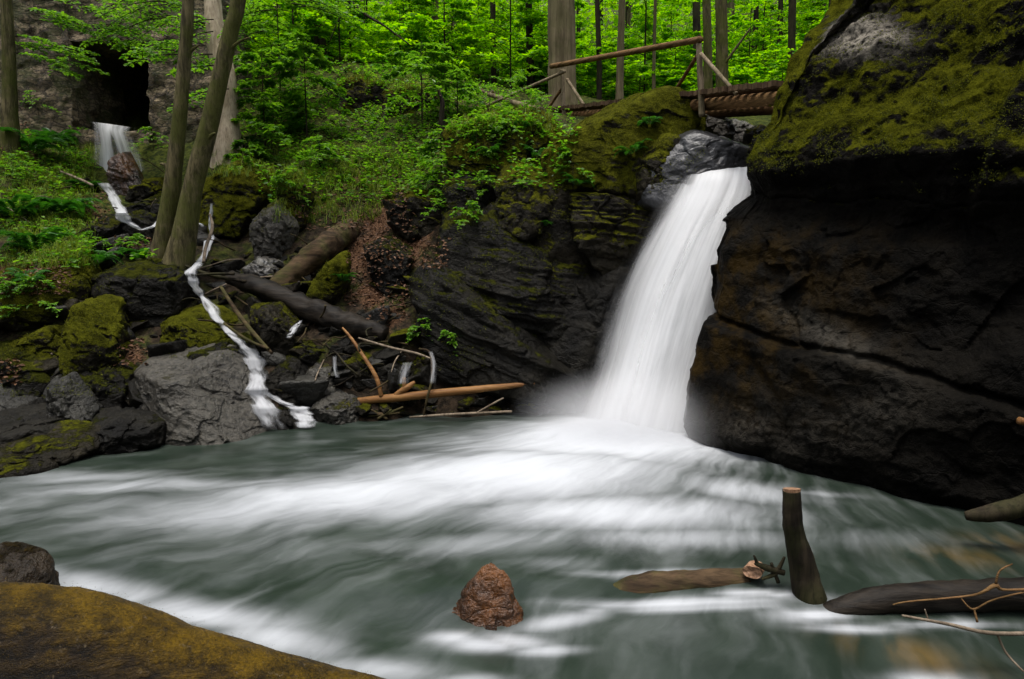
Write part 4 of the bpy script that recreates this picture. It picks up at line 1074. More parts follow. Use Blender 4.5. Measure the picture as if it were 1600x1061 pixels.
# ------------------------------------------------------------------ leaves, plants and trees
def leaf_cloud(Pn, Dr, Nr, size, wid=.55, fold=.25, far=False):
    """leaf blades: base points Pn, pointing along Dr, facing Nr"""
    n = len(Pn)
    Dr = Dr / (np.linalg.norm(Dr, axis=1)[:, None] + 1e-9)
    Sd = np.cross(Dr, Nr); Sd /= np.linalg.norm(Sd, axis=1)[:, None] + 1e-9
    Nn = np.cross(Sd, Dr)
    s = size[:, None]
    if far:
        V = np.stack([Pn, Pn + s * (.5 * Dr + wid * .5 * Sd), Pn + s * Dr, Pn + s * (.5 * Dr - wid * .5 * Sd)], 1).reshape(-1, 3)
        Fq = np.arange(n * 4).reshape(-1, 4)
        return V, [Fq], 4
    V = np.stack([Pn, Pn + s * (.35 * Dr + wid * .5 * Sd + fold * .3 * Nn), Pn + s * (.72 * Dr + wid * .36 * Sd + fold * .2 * Nn), Pn + s * (Dr - .08 * Nn), Pn + s * (.72 * Dr - wid * .36 * Sd + fold * .2 * Nn), Pn + s * (.35 * Dr - wid * .5 * Sd + fold * .3 * Nn)], 1).reshape(-1, 3)
    k = np.arange(n)[:, None] * 6
    return V, [np.concatenate([k + [0, 1, 2, 3], k + [0, 3, 4, 5]])], 6
def spray_plant(R, H, nbr, blen, z0=.25, leaf=.09, per=26, droop=.25, far=False, lean=(0, 0), az0=None, azw=math.pi, stem_r=.02, twigs=4):
    """sapling: stem with layered, nearly flat sprays of leaves. Returns (stem V,F), (leaf V,F,tint)"""
    sp = []
    top = np.array([lean[0], lean[1], H])
    path = [np.array([0, 0, -.1]), np.array([lean[0] * .2, lean[1] * .2, H * .35]), np.array([lean[0] * .55, lean[1] * .55, H * .7]), top]
    sp.append(tube(path, [stem_r, stem_r * .8, stem_r * .55, stem_r * .25], 7, 4, .05, 1, cap=False))
    LP, LD, LN = [], [], []
    for i in range(nbr):
        f = z0 + (1 - z0) * (i + R.uniform(0, .8)) / nbr
        f = min(f, .98)
        o = np.array([np.interp(f, [0, .35, .7, 1], [q[k] for q in path]) for k in range(3)])
        az = R.uniform(-math.pi, math.pi) if az0 is None else az0 + R.uniform(-azw, azw)
        L = blen * (1.1 - .65 * (f - z0) / (1 - z0 + 1e-6)) * R.uniform(.7, 1.2)
        hd = np.array([math.cos(az), math.sin(az), 0])
        side = np.array([-hd[1], hd[0], 0])
        rise = R.uniform(.1, .5)
        m = 5
        bp = [o + hd * L * t + np.array([0, 0, L * (rise * t - droop * 2 * t * t)]) for t in np.linspace(0, 1, m)]
        sp.append(tube(bp, np.linspace(stem_r * .4, stem_r * .12, m), 5, 2, 0, cap=False))
        axes = [(bp[0], bp[-1], 1.0)]
        for j in range(twigs):
            t = .25 + .65 * (j + R.uniform(0, .7)) / twigs
            q = o + hd * L * t + np.array([0, 0, L * (rise * t - droop * 2 * t * t)])
            sgn = 1 if j % 2 else -1
            dv = hd * .75 + side * sgn * .7 + np.array([0, 0, R.uniform(-.25, .1)])
            axes.append((q, q + dv * L * .45 * (1.15 - t), .6))
        for a, b, wgt in axes:
            n = max(3, int(per * wgt / (1 + .35 * twigs) * R.uniform(.8, 1.2)))
            ts = (np.arange(n) + R.uniform(0, 1, n)) / n
            ts = .12 + .88 * ts
            pp = a + (b - a) * ts[:, None]
            if wgt == 1.0: pp[:, 2] = o[2] + L * (rise * ts - droop * 2 * ts * ts)
            sg = np.where(np.arange(n) % 2, 1, -1)[:, None]
            ax = (b - a) / (np.linalg.norm(b - a) + 1e-9)
            sd = np.cross(ax, [0, 0, 1])
            dd = ax * .6 + sd * sg * .8 + R.normal(0, .22, (n, 3)) + [0, 0, -.12]
            nn = np.array([0, 0, 1.0]) + R.normal(0, .32, (n, 3))
            LP.append(pp); LD.append(dd); LN.append(nn)
    LP, LD, LN = map(np.concatenate, (LP, LD, LN))
    V, Fq, k = leaf_cloud(LP, LD, LN, leaf * R.uniform(.6, 1.2, len(LP)), far=far)
    tint = np.repeat(np.clip(R.normal(.5, .25, len(LP)) , 0, 1), k)
    return join(sp), (V, Fq, tint)
def plant(name, label, loc, spec, seed, lm=M_LEAF, bm=M_BARKDARK, cat='sapling', group=None):
    R = np.random.default_rng(seed)
    (sV, sF), (lV, lF, tint) = spray_plant(R, **spec)
    root = empty(name, loc, label=label, cat=cat, group=group)
    obj('stem', mesh('stem', sV, sF, bm), (0, 0, 0), root)
    obj('foliage', mesh('foliage', lV, lF, lm, smooth=False, attrs={'tint': tint}), (0, 0, 0), root)
    return root
def copy_tree(o, loc, label=None, rot=0, s=1):
    r = o.copy(); COL.objects.link(r); r.location = loc; r.rotation_euler = (0, 0, rot); r.scale = (s, s, s)
    if label: r['label'] = label
    for ch in o.children:
        c = ch.copy(); COL.objects.link(c); c.parent = r
    return r

# leafy saplings and boughs of the middle ground
def at(px, py): return hit(px, py, False)
plant('sapling', 'bright leafy sapling in the centre of the bank, below the twin grey stems', at(660, 205), dict(H=1.9, nbr=20, blen=1.35, leaf=0.130, per=70, droop=.22, z0=.35), 11)
plant('sapling', 'leafy sapling spreading over the earthy ledge left of the bridge', at(715, 190), dict(H=1.1, nbr=8, blen=.8, leaf=0.117, per=60, droop=.2, z0=.4), 12)
plant('sapling', 'broad-leaved sapling left of the overhanging rock', at(480, 225), dict(H=2.3, nbr=22, blen=1.2, leaf=0.169, per=55, droop=.3, z0=.2), 13)
plant('sapling', 'leafy sapling beside the thick pale trunk', at(415, 240), dict(H=2.2, nbr=18, blen=1.0, leaf=0.156, per=50, droop=.3, z0=.1), 14)
plant('sapling', 'tall dark sapling between the pale trunk and the dark trunk', at(440, 190), dict(H=3.8, nbr=26, blen=1.3, leaf=0.143, per=55, droop=.25, z0=.2), 15)
plant('shrub', 'dark hanging shrub on the shaded side of the earthy ledge', at(690, 300), dict(H=1.1, nbr=14, blen=.7, leaf=0.091, per=50, droop=.4, z0=.2), 17, cat='shrub')
plant('shrub', 'low green shrub at the foot of the thick pale trunk', at(385, 262), dict(H=.6, nbr=14, blen=.7, leaf=0.104, per=60, droop=.3, z0=.1), 18, cat='shrub')
plant('shrub', 'spreading shrub between the outcrop and the green slope', at(500, 262), dict(H=.6, nbr=14, blen=.8, leaf=0.091, per=60, droop=.3, z0=.1), 19, cat='shrub')
# ---- trunks in the photo, each its own tree
def crown_mesh(seed, n=900, size=.20, R0=2.2, H0=3.0, far=True):
    R = np.random.default_rng(seed)
    LP, LD, LN = [], [], []
    nb = 34
    for i in range(nb):
        z = R.uniform(0, H0)
        az = R.uniform(0, 2 * math.pi)
        L = R0 * R.uniform(.5, 1.1) * (1 - .45 * z / H0)
        m = n // nb
        t = R.uniform(.15, 1, m) ** .8
        c = np.column_stack([np.cos(az) * L * t, np.sin(az) * L * t, z + .1 * L * t - .25 * L * t * t])
        c += R.normal(0, 1, (m, 3)) * [.28, .28, .08] * (0.5 + t[:, None])
        LP.append(c); LD.append(R.normal(0, 1, (m, 3)) * [1, 1, .4] + [0, 0, -.15]); LN.append(np.array([0, 0, 1.]) + R.normal(0, .4, (m, 3)))
    LP, LD, LN = map(np.concatenate, (LP, LD, LN))
    V, Fq, k = leaf_cloud(LP, LD, LN, size * R.uniform(.6, 1.25, len(LP)), wid=.6, far=far)
    tint = np.repeat(np.clip(R.normal(.5, .25, len(LP)), 0, 1), k)
    return mesh('crown', V, Fq, M_LEAFFAR, smooth=False, attrs={'tint': tint})
CROWN = [crown_mesh(40 + k, 1500, .17, 2.3, 3.5) for k in range(4)]
HIGH = [crown_mesh(50 + k, 160, .24, 2.6, 3.0) for k in range(2)]
def trunk_tree(label, pts, dep, mat=M_BARK, seg=18, amp=.05, crown=True, name='tree', extra=(), group=None, seed=0):
    """pts: (px, py, width px) from the base up; the trunk is carried on beyond the frame to its crown"""
    if dep is None: dep = gdep(pts[0][0], pts[0][1])
    b = P(pts[0][0], pts[0][1], dep)
    g = gz(b[0], b[1])
    root = empty(name, b, label=label, cat='tree', group=group)
    pa = [P(a, c, dep) - b for a, c, w in pts]; ra = [w / 2 * dep / F_PX for a, c, w in pts]
    lo = min(0, g - b[2]) - .3
    if lo < -.31 or True: pa.insert(0, pa[0] + [0, 0, lo]); ra.insert(0, ra[0] * 1.15)
    dv = pa[-1] - pa[-2]; dv /= np.linalg.norm(dv)
    dv = dv * .6 + np.array([0, 0, .4])
    tp = pa[-1] + dv * 3.5
    pa += [pa[-1] + dv * 1.8, tp]; ra += [ra[-1] * .85, ra[-1] * .6]
    ps = [tube(pa, ra, seg, 10, amp, seed)]
    V, Fq = join(ps)
    obj('trunk', mesh('trunk', V, Fq, mat), (0, 0, 0), root)
    if crown:
        c = obj('crown', HIGH[seed % 2], tp - [0, 0, .6], root)
        c.rotation_euler = (0, 0, seed * 1.3)
    for k, bpts in enumerate(extra):
        q = [P(a, c, e) - b for a, c, e, w in bpts]
        V, Fq = tube(q, [w / 2 * e / F_PX for a, c, e, w in bpts], 8, 5, .05, k)
        obj('bough', mesh('bough', V, Fq, mat), (0, 0, 0), root)
    return root
dT = gdep(262, 425)
trunk_tree('left of the two leaning grey-green trunks on the stream bank', [(245, 430, 43), (255, 380, 31), (268, 300, 26), (279, 200, 21), (288, 100, 19), (294, 0, 17)], dT, seed=1, extra=[[(268, 270, dT, 9), (258, 258, dT, 6), (250, 256, dT, 3)], [(288, 90, dT, 7), (300, 78, dT, 5), (312, 70, dT, 2)]])
trunk_tree('right, thicker of the two leaning grey-green trunks on the stream bank', [(272, 440, 57), (288, 370, 36), (302, 290, 29), (322, 215, 28), (342, 130, 24), (360, 50, 22), (372, 0, 22)], dT - .15, seed=2, extra=[[(318, 225, dT - .2, 10), (330, 212, dT - .25, 6), (336, 208, dT - .3, 3)], [(352, 85, dT - .2, 7), (372, 66, dT - .2, 4), (392, 58, dT - .2, 2)]])
trunk_tree('thick pale trunk with flaking bark behind the leaning trunks', [(356, 250, 50), (353, 190, 38), (350, 120, 34), (338, 60, 28), (332, 0, 24)], 15.4, M_BARKPALE, seed=3)
trunk_tree('slim mossy trunk at the left edge in front of the stone ruin', [(16, 215, 26), (15, 150, 20), (13, 70, 17), (10, 0, 15)], 14.8, seed=4)
trunk_tree('dark trunk above the broad-leaved sapling', [(503, 95, 19), (497, 40, 17), (491, 0, 16)], None, M_BARKDARK, seed=5)
trunk_tree('straight left stem of the twin grey stems behind the central sapling', [(684, 110, 13), (680, 50, 11), (680, 0, 10)], None, M_BARKBEECH, seed=6)
trunk_tree('curved right stem of the twin grey stems behind the central sapling', [(698, 112, 13), (698, 70, 12), (705, 35, 11), (713, 0, 10)], None, M_BARKBEECH, seed=7)
trunk_tree('stout beech trunk behind the left end of the bridge handrail', [(880, 185, 50), (879, 140, 43), (878, 80, 41), (877, 0, 40)], 17.5, M_BARKBEECH, seg=26, seed=8)
trunk_tree('brown trunk behind the middle of the bridge handrail', [(968, 165, 13), (969, 100, 11), (972, 0, 10)], 20, M_BARKBEECH, seed=9)
trunk_tree('thin trunk left of the brown one behind the handrail', [(936, 170, 9), (936, 90, 8), (933, 0, 7)], 22, M_BARKDARK, seed=10)
trunk_tree('slender pole-like trunk between the brown trunk and the right bridge post', [(1021, 160, 6), (1022, 80, 5), (1024, 0, 5)], 22, M_BARKBEECH, seed=11)
trunk_tree('dark trunk just left of the right bridge post', [(1090, 175, 14), (1089, 80, 12), (1088, 0, 11)], 26, M_BARKDARK, seed=12)
trunk_tree('mossy trunk just right of the right bridge post', [(1106, 190, 15), (1106, 90, 13), (1104, 0, 12)], 21, M_BARK, seed=13)
trunk_tree('grey trunk with a side branch right of the bridge post', [(1128, 195, 20), (1128, 90, 18), (1127, 0, 17)], 19, M_BARK, seed=14, extra=[[(1132, 100, 18.9, 5), (1150, 75, 18.8, 4), (1172, 45, 18.7, 3)]])
trunk_tree('dark trunk left of the great cliff', [(1237, 150, 13), (1237, 70, 11), (1238, 0, 11)], 22, M_BARKDARK, seed=15)
trunk_tree('dark trunk at the top edge behind the cliff top', [(1312, 60, 22), (1314, 20, 21), (1315, 0, 20)], 16, M_BARKDARK, seed=16)
trunk_tree('faint trunk behind the sloping lower handrail', [(772, 150, 9), (771, 80, 8), (770, 0, 8)], 25, M_BARKDARK, seed=17)
trunk_tree('dark trunk left of the stout beech', [(829, 160, 13), (828, 80, 11), (826, 0, 10)], 24, M_BARKDARK, seed=18)
stick('stem', 'dark crooked stem standing under the sapling on the earthy ledge', [(694, 215, 13.6, 10), (690, 190, 13.6, 9), (691, 160, 13.6, 7), (684, 140, 13.6, 4)], M_BARKDARK, 'stem', seg=10)
dv_ = P(545, 0, 17.5)
stick('bare_bough', 'long bare dark bough slanting across the leaves above the central sapling', [(530, -15, 17.5, 4), (570, 22, 17.4, 4), (600, 40, 17.3, 3), (640, 70, 17.2, 2)], M_BARKDARK, 'branch', extra=[[(547, 10, 17.5, 3), (530, 30, 17.6, 2), (515, 65, 17.7, 2)]], seg=6)

# ---- leafy boughs hanging over the opening
def bough(label, px, py, dep, az, L, seed, per=70, leaf=.10, nb=5):
    R = np.random.default_rng(seed)
    b = P(px, py, dep)
    root = empty('leafy_bough', b, label=label, cat='branch')
    st, LP, LD, LN = [], [], [], []
    for i in range(nb):
        a = az + R.uniform(-.5, .5)
        hd = np.array([math.cos(a), math.sin(a) * .7, 0]); sd = np.array([-hd[1], hd[0], 0])
        o = np.array([R.uniform(-.25, .25), R.uniform(-.3, .3), R.uniform(-.35, .35)])
        l = L * R.uniform(.6, 1.1)
        cv = lambda t: o + hd * l * t[:, None] + np.column_stack([0 * t, 0 * t, -.32 * l * t ** 2 + .05 * t])
        tt = np.linspace(0, 1, 6)
        st.append(tube(list(cv(tt)), np.linspace(.012, .003, 6), 5, 2, 0, cap=False))
        for j in range(9):
            t0 = np.array([.15 + .8 * j / 9]); q = cv(t0)[0]; sg = 1 if j % 2 else -1
            dv = hd * .7 + sd * sg * .75 + [0, 0, -.22]
            ll = l * .42 * (1.1 - t0[0])
            n = max(4, int(per * .12))
            ts = (np.arange(n) + R.uniform(0, 1, n)) / n
            LP.append(q + dv * ll * ts[:, None]); s2 = np.where(np.arange(n) % 2, 1, -1)[:, None]
            LD.append(dv * .6 + np.cross(dv, [0, 0, 1]) * s2 * .8 + R.normal(0, .2, (n, 3))); LN.append(np.array([0, -.25, 1.]) + R.normal(0, .3, (n, 3)))
    LP, LD, LN = map(np.concatenate, (LP, LD, LN))
    V, Fq, k = leaf_cloud(LP, LD, LN, leaf * R.uniform(.6, 1.2, len(LP)))
    sV, sF = join(st)
    obj('twigs', mesh('twigs', sV, sF, M_BARKDARK), (0, 0, 0), root)
    obj('foliage', mesh('foliage', V, Fq, M_LEAF, smooth=False, attrs={'tint': np.repeat(np.clip(R.normal(.5, .25, len(LP)), 0, 1), k)}), (0, 0, 0), root)
bough('leafy bough drooping over the top left of the dark opening', 120, 25, 15.2, 0.0, 1.5, 61, nb=8)
bough('leafy bough hanging across the upper right of the dark opening', 265, 10, 14.0, math.pi, 1.4, 62, nb=8)
bough('leafy bough dangling between the opening and the left leaning trunk', 290, 70, 13.6, math.pi + .3, 1.0, 63, nb=5)
bough('leafy bough over the masonry at the top left corner', 60, 10, 14.6, .3, 1.4, 64, nb=7)
bough('leafy bough at the top edge above the dark opening', 190, -20, 14.5, .5, 1.6, 65, nb=8)
bough('thin leafy twig crossing the left leaning trunk', 345, 118, 12.2, math.pi, 1.0, 66, nb=3)
bough('leafy bough in front of the right leaning trunk top', 420, 20, 14.5, math.pi - .4, 1.3, 67, nb=6)
bough('bright leafy bough at the top edge right of the leaning trunks', 450, -10, 15.5, 0.2, 1.8, 68, nb=9)

bough('leafy bough against the masonry left of the opening', 75, 90, 15.4, .2, 1.1, 69, nb=6)
bough('leafy bough crossing the masonry right of the opening', 330, 60, 14.2, math.pi, 1.0, 70, nb=6)
bough('leafy bough in the top left corner beyond the slim trunk', 15, 60, 15.0, .1, 1.2, 71, nb=6)
bough('leafy bough hanging just under the lintel of the opening', 215, 45, 15.6, math.pi + .2, .9, 72, nb=5)
# ---- ferns
def fern_mesh(seed, nf=12, L=.55):
    R = np.random.default_rng(seed)
    LP, LD, LN = [], [], []
    for i in range(nf):
        az = 2 * math.pi * i / nf + R.uniform(-.25, .25); l = L * R.uniform(.7, 1.15)
        hd = np.array([math.cos(az), math.sin(az), 0]); sd = np.array([-hd[1], hd[0], 0])
        n = 22
        t = np.linspace(.12, 1, n)
        rise = R.uniform(1.2, 1.7)
        c = hd * (l * t)[:, None] + np.column_stack([0 * t, 0 * t, l * (rise * t - 1.2 * t * t)])
        for sg in (1, -1):
            LP.append(c); LD.append(sd * sg + hd * .35 + R.normal(0, .06, (n, 3)) + [0, 0, -.1]); LN.append(np.tile([0, 0, 1.], (n, 1)) - hd * .3 + R.normal(0, .1, (n, 3)))
    LP, LD, LN = map(np.concatenate, (LP, LD, LN))
    ln = np.tile(np.sin(np.linspace(.5, math.pi - .1, 22)) * .24 * L + .02, nf * 2)
    V, Fq, k = leaf_cloud(LP, LD, LN, ln, wid=.32)
    return mesh('fern', V, Fq, M_FERN, smooth=False, attrs={'tint': np.repeat(np.clip(R.normal(.5, .25, len(LP)), 0, 1), k)})
FERN = [fern_mesh(k, 11 + k, .5) for k in range(3)]
FERNS = [(50, 240, 1.5, 'large feathery fern under the slim trunk at the left edge'), (85, 225, 1.3, 'fern right of the slim trunk beneath the masonry'), (95, 335, 1.3, 'large fern on the left slope beside the upper stream'), (55, 395, 1.25, 'tall fern standing above the mossy hummock at the left'), (25, 340, 1.2, 'fern at the left edge of the slope'),
         (135, 300, .9, 'small fern just below the far small waterfall'), (45, 440, .6, 'little fern growing on the mossy hummock'), (150, 410, .8, 'fern left of the twin trunks'), (215, 405, .8, 'low fern at the base of the twin trunks'), (535, 440, .45, 'small bright fern on the yellow-mossed rock by the thick log'),
         (990, 240, .6, 'small fern hanging on the side of the long mossed boulder'), (1015, 195, .5, 'little fern sprouting beside the wet rock shelf at the lip'), (838, 245, .6, 'fern on the earthy ledge under the bridge foot'), (900, 290, .6, 'bushy fern above the square brown rock face'), (850, 352, .35, 'tiny fern in a crack of the rock wall'), (815, 205, .5, 'fern at the top of the earthy ledge'), (770, 240, .6, 'fern in the shade of the earthy ledge'), (390, 230, .8, 'fern beside the thick pale trunk')]
def rayscene_later(): pass
FERN_TODO = FERNS

# ---- forest behind: saplings with sunlit sprays, one mesh per kind, copied
protos = []
for k in range(5):
    R = np.random.default_rng(200 + k)
    spec = dict(H=(3.2, 4.2, 5.0, 2.4, 5.6)[k], nbr=(22, 26, 30, 18, 30)[k], blen=(1.6, 1.9, 2.1, 1.3, 2.3)[k], leaf=.14, per=90, droop=.2, z0=.08, far=True, stem_r=.03, twigs=5)
    (sV, sF), (lV, lF, tint) = spray_plant(R, **spec)
    protos.append((mesh('stem', sV, sF, M_BARKDARK), mesh('foliage', lV, lF, M_LEAFFAR, smooth=False, attrs={'tint': tint})))
R = np.random.default_rng(77)
nf = 0
for i in range(600):
    y = R.uniform(19.5, 46); x = R.uniform(-.85, .75) * y
    if y < 23 and (x > -2.5 or x < -9) and R.uniform() < .6: continue
    if nf >= 165: break
    pxx = CX + F_PX * x / y
    z = gz(x, y)
    if 850 < pxx < 1320 and y < 22.5: continue
    k = int(R.integers(5))
    root = empty('forest_sapling', (x, y, z - .05), label='leafy understorey sapling in the sunlit forest behind the bridge', cat='sapling', group='saplings of the sunlit forest')
    obj('stem', protos[k][0], (0, 0, 0), root); obj('foliage', protos[k][1], (0, 0, 0), root)
    s = R.uniform(.75, 1.35); root.scale = (s, s, s); root.rotation_euler = (0, 0, R.uniform(0, 6.28))
    nf += 1
shp = []
for k in range(3):
    (sV, sF), (lV, lF, tint) = spray_plant(np.random.default_rng(300 + k), H=(1.2, 1.7, .9)[k], nbr=22, blen=(1.5, 1.3, 1.2)[k], leaf=.13, per=80, droop=.2, z0=.02, far=True, stem_r=.02, twigs=4)
    shp.append((mesh('stem', sV, sF, M_BARKDARK), mesh('foliage', lV, lF, M_LEAFFAR, smooth=False, attrs={'tint': tint})))
for i in range(150):
    y = R.uniform(21.0, 38); x = R.uniform(-.6, .55) * y
    if i < 45: y = R.uniform(22, 32); x = R.uniform(.0, .5) * y
    root = empty('forest_shrub', (x, y, gz(x, y) - .05), label='low leafy shrub on the floor of the sunlit forest', cat='shrub', group='shrubs of the sunlit forest')
    obj('stem', shp[i % 3][0], (0, 0, 0), root); obj('foliage', shp[i % 3][1], (0, 0, 0), root)
    s = R.uniform(.8, 1.5); root.scale = (s, s, s); root.rotation_euler = (0, 0, R.uniform(0, 6.28))
# background trunks beyond the named ones
tv, tf = tube([(0, 0, -.5), (.05, 0, 4), (-.05, .05, 9), (.1, 0, 14)], [.20, .15, .12, .07], 10, 6, .05, 3)
TRM = [mesh('trunk', tv, tf, M_BARKBEECH), mesh('trunk', tv * [.8, .8, 1], tf, M_BARKDARK)]
for i in range(46):
    y = R.uniform(26, 52); x = R.uniform(-.8, .7) * y
    root = empty('forest_tree', (x, y, gz(x, y)), label='slim straight tree among the sunlit forest behind', cat='tree', group='slim trees of the sunlit forest')
    obj('trunk', TRM[i % 2], (0, 0, 0), root)
    c = obj('crown', CROWN[i % 4], (0, 0, 7.5), root); c.scale = (1.2, 1.2, 1.5)
    s = R.uniform(.8, 1.25); root.scale = (s, s, s); root.rotation_euler = (R.uniform(-.04, .04), R.uniform(-.04, .04), R.uniform(0, 6))
# the far wood reads as one mass
n = 60000
y = R.uniform(42, 75, n); x = R.uniform(-.95, .85, n) * y
g = ground_smooth(np.column_stack([x, y]))
hgt = R.uniform(0, 1, n) ** 1.1 * 13
cl = fbm(np.column_stack([x, y, g + hgt * 1.6]), .35, 3, .6, 2)
keep = cl > -.12
x, y, z = x[keep], y[keep], (g + hgt)[keep]
n = len(x)
V, Fq, k = leaf_cloud(np.column_stack([x, y, z]), R.normal(0, 1, (n, 3)) * [1, 1, .4], np.array([0, 0, 1.]) + R.normal(0, .5, (n, 3)), R.uniform(.3, .65, n), wid=.6, far=True)
obj('far_wood', mesh('far_wood', V, Fq, M_LEAFFAR, smooth=False, attrs={'tint': np.repeat(np.clip(R.normal(.62, .25, n), 0, 1), k)}), kind='stuff')

# ------------------------------------------------------------------ scatter on what the picture shows: grass, ground cover, dead leaves, ferns, moss
bpy.context.view_layer.update()
DG = bpy.context.evaluated_depsgraph_get()
CAMV = Vector((0, 0, HCAM))
def cast(px, py):
    """first solid surface along a line of sight (skips leaves and water)"""
    o = CAMV.copy(); dv = Vector(ray(px, py)).normalized()
    for _ in range(14):
        ok, loc, nor, idx, ob, _m = SC.ray_cast(DG, o, dv)
        if not ok: return None
        mt = ob.data.materials[0].name if ob.data.materials else ''
        if any(s in mt for s in ('leaf', 'water', 'frond', 'grass', 'moss_tuft', 'rail', 'slat', 'post')):
            o = loc + dv * .01; continue
        return np.array(loc), np.array(nor), ob
    return None
for i, (px, py, s, lab) in enumerate(FERN_TODO):
    h = cast(px, py)
    if h is None: continue
    o = obj('fern', FERN[i % 3], h[0] - [0, 0, .02], label=lab, cat='fern')
    o.scale = (s, s, s * 1.05); o.rotation_euler = (.25 if s < .7 else .1, 0, i * 1.1)

for i, (px, py, H, bl, lab) in enumerate([
        (895, 285, .5, .4, 'bushy plant rooted above the square brown rock face'), (745, 240, .45, .45, 'bushy plant on the earthy ledge face'), (765, 300, .4, .35, 'small plant in the cleft under the earthy ledge'),
        (800, 215, .4, .4, 'leafy plant on the left top of the earthy ledge'), (690, 330, .4, .4, 'leafy plant on the dark mossy block'), (730, 345, .35, .35, 'plant on top of the big dark sloping rock'),
        (60, 470, .35, .35, 'leafy plant on the mossy hummock'), (20, 470, .35, .35, 'leafy plant at the left edge of the hummock'), (150, 395, .4, .4, 'leafy plant left of the twin trunks'), (210, 395, .35, .35, 'leafy plant hugging the twin trunks'),
        (445, 300, .4, .4, 'leafy plant on the mossy brown block'), (380, 262, .35, .35, 'leafy plant on the sunlit outcrop'), (660, 520, .25, .25, 'small mossy plant on the slanting slab'), (700, 540, .25, .25, 'second small plant low on the slanting slab'),
        (800, 168, .7, .7, 'leafy plant beside the pale dead trunk'), (845, 178, .5, .6, 'leafy plant at the left foot of the bridge'), (765, 172, .7, .7, 'leafy plant under the sloping lower handrail'), (820, 150, .8, .8, 'leafy plant left of the stout beech'),
        (240, 235, .6, .6, 'leafy plant by the right side of the far small waterfall'), (60, 180, .6, .6, 'leafy plant growing from the masonry'), (110, 120, .5, .5, 'leafy tuft on the masonry left of the opening'), (20, 280, .6, .6, 'leafy plant at the left edge below the slim trunk'), (120, 265, .6, .6, 'leafy plant left of the far small waterfall')]):
    h = cast(px, py)
    if h is None: continue
    plant('leafy_plant', lab, h[0], dict(H=H, nbr=9, blen=bl, leaf=.065, per=34, droop=.4, z0=.05, stem_r=.006), 400 + i, cat='plant')
def scatter(polys, n, seed, nzmin=-.2, only=None):
    R = np.random.default_rng(seed)
    out = []
    A = np.array([(c - a) * (d_ - b) for a, b, c, d_ in polys], float); A /= A.sum()
    for _ in range(n):
        a, b, c, d_ = polys[R.choice(len(polys), p=A)]
        h = cast(R.uniform(a, c), R.uniform(b, d_))
        if h is None or h[1][2] < nzmin or h[0][2] < .03: continue
        if only and h[2].name.split('.')[0] not in only: continue
        out.append((h[0], h[1]))
    return np.array([o[0] for o in out]), np.array([o[1] for o in out])
# low leafy ground cover on the green slope and the left slope
Pn, Nn_ = scatter([(400, 215, 700, 320), (440, 235, 680, 300), (420, 200, 720, 260), (0, 240, 140, 420), (30, 200, 130, 330), (700, 170, 900, 300), (560, 110, 760, 210), (130, 380, 250, 410), (380, 95, 800, 215), (380, 95, 800, 215)], 3000, 5, .15)
LP, LD, LN = [], [], []
R = np.random.default_rng(6)
for p, nn in zip(Pn, Nn_):
    m = R.integers(4, 8); az = R.uniform(0, 6.28, m)
    LP.append(p + R.normal(0, .03, (m, 3)) + [0, 0, .02] + np.array([0, 0, 1]) * R.uniform(.01, .10, (m, 1))); LD.append(np.column_stack([np.cos(az), np.sin(az), R.uniform(-.2, .5, m)])); LN.append(np.array([0, 0, 1.]) + R.normal(0, .35, (m, 3)))
LP, LD, LN = map(np.concatenate, (LP, LD, LN))
V, Fq, k = leaf_cloud(LP, LD, LN, R.uniform(.035, .12, len(LP)), wid=.6)
obj('ground_cover', mesh('ground_cover', V, Fq, M_LEAF, smooth=False, attrs={'tint': np.repeat(np.clip(R.normal(.45, .25, len(LP)), 0, 1), k)}), kind='stuff')
# grass
Pn, Nn_ = scatter([(430, 270, 600, 350), (420, 230, 660, 300), (540, 105, 680, 145), (0, 220, 150, 420), (60, 380, 130, 420), (330, 240, 430, 280), (700, 175, 860, 215)], 1700, 8, .1)
VV, FF, TI = [], [], []
off = 0
for p, nn in zip(Pn, Nn_):
    for _ in range(int(R.integers(6, 12))):
        az = R.uniform(0, 6.28); L = R.uniform(.08, .26); w = R.uniform(.003, .006)
        hd = np.array([math.cos(az), math.sin(az), 0]); sd = np.array([-hd[1], hd[0], 0]) * w
        b = p + R.normal(0, .03, 3) * [1, 1, 0]
        c1 = b + hd * L * .25 + [0, 0, L * .6]; c2 = b + hd * L * .8 + [0, 0, L * R.uniform(.3, .8)]
        VV += [b - sd, b + sd, c1 + sd * .8, c1 - sd * .8, c2]; FF.append((off, off + 1, off + 2, off + 3)); TI += [R.uniform(0, 1)] * 5
        FF.append((off + 3, off + 2, off + 4, off + 4)); off += 5
FF = np.array(FF)
quad = FF[FF[:, 2] != FF[:, 3]]; tri = FF[FF[:, 2] == FF[:, 3]][:, :3]
obj('grass', mesh('grass', np.array(VV), [quad, tri], M_GRASS, smooth=False, attrs={'tint': np.array(TI)}), kind='stuff')
# dead leaves
Pn, Nn_ = scatter([(560, 270, 640, 350), (560, 330, 650, 420), (540, 380, 600, 480), (570, 440, 640, 500), (640, 370, 700, 420), (0, 405, 110, 460), (110, 300, 170, 350), (180, 370, 240, 400), (0, 190, 60, 280), (180, 530, 230, 570), (460, 290, 560, 360), (650, 110, 800, 180), (0, 560, 30, 600)], 5200, 9, .1)
n = len(Pn)
V, Fq, k = leaf_cloud(Pn + Nn_ * .012, R.normal(0, 1, (n, 3)) * [1, 1, .3], Nn_ + R.normal(0, .45, (n, 3)), R.uniform(.035, .08, n), wid=.55)
obj('leaf_litter', mesh('leaf_litter', V, Fq, M_LITTER, smooth=False, attrs={'tint': np.repeat(R.uniform(0, 1, n), k)}), kind='stuff')

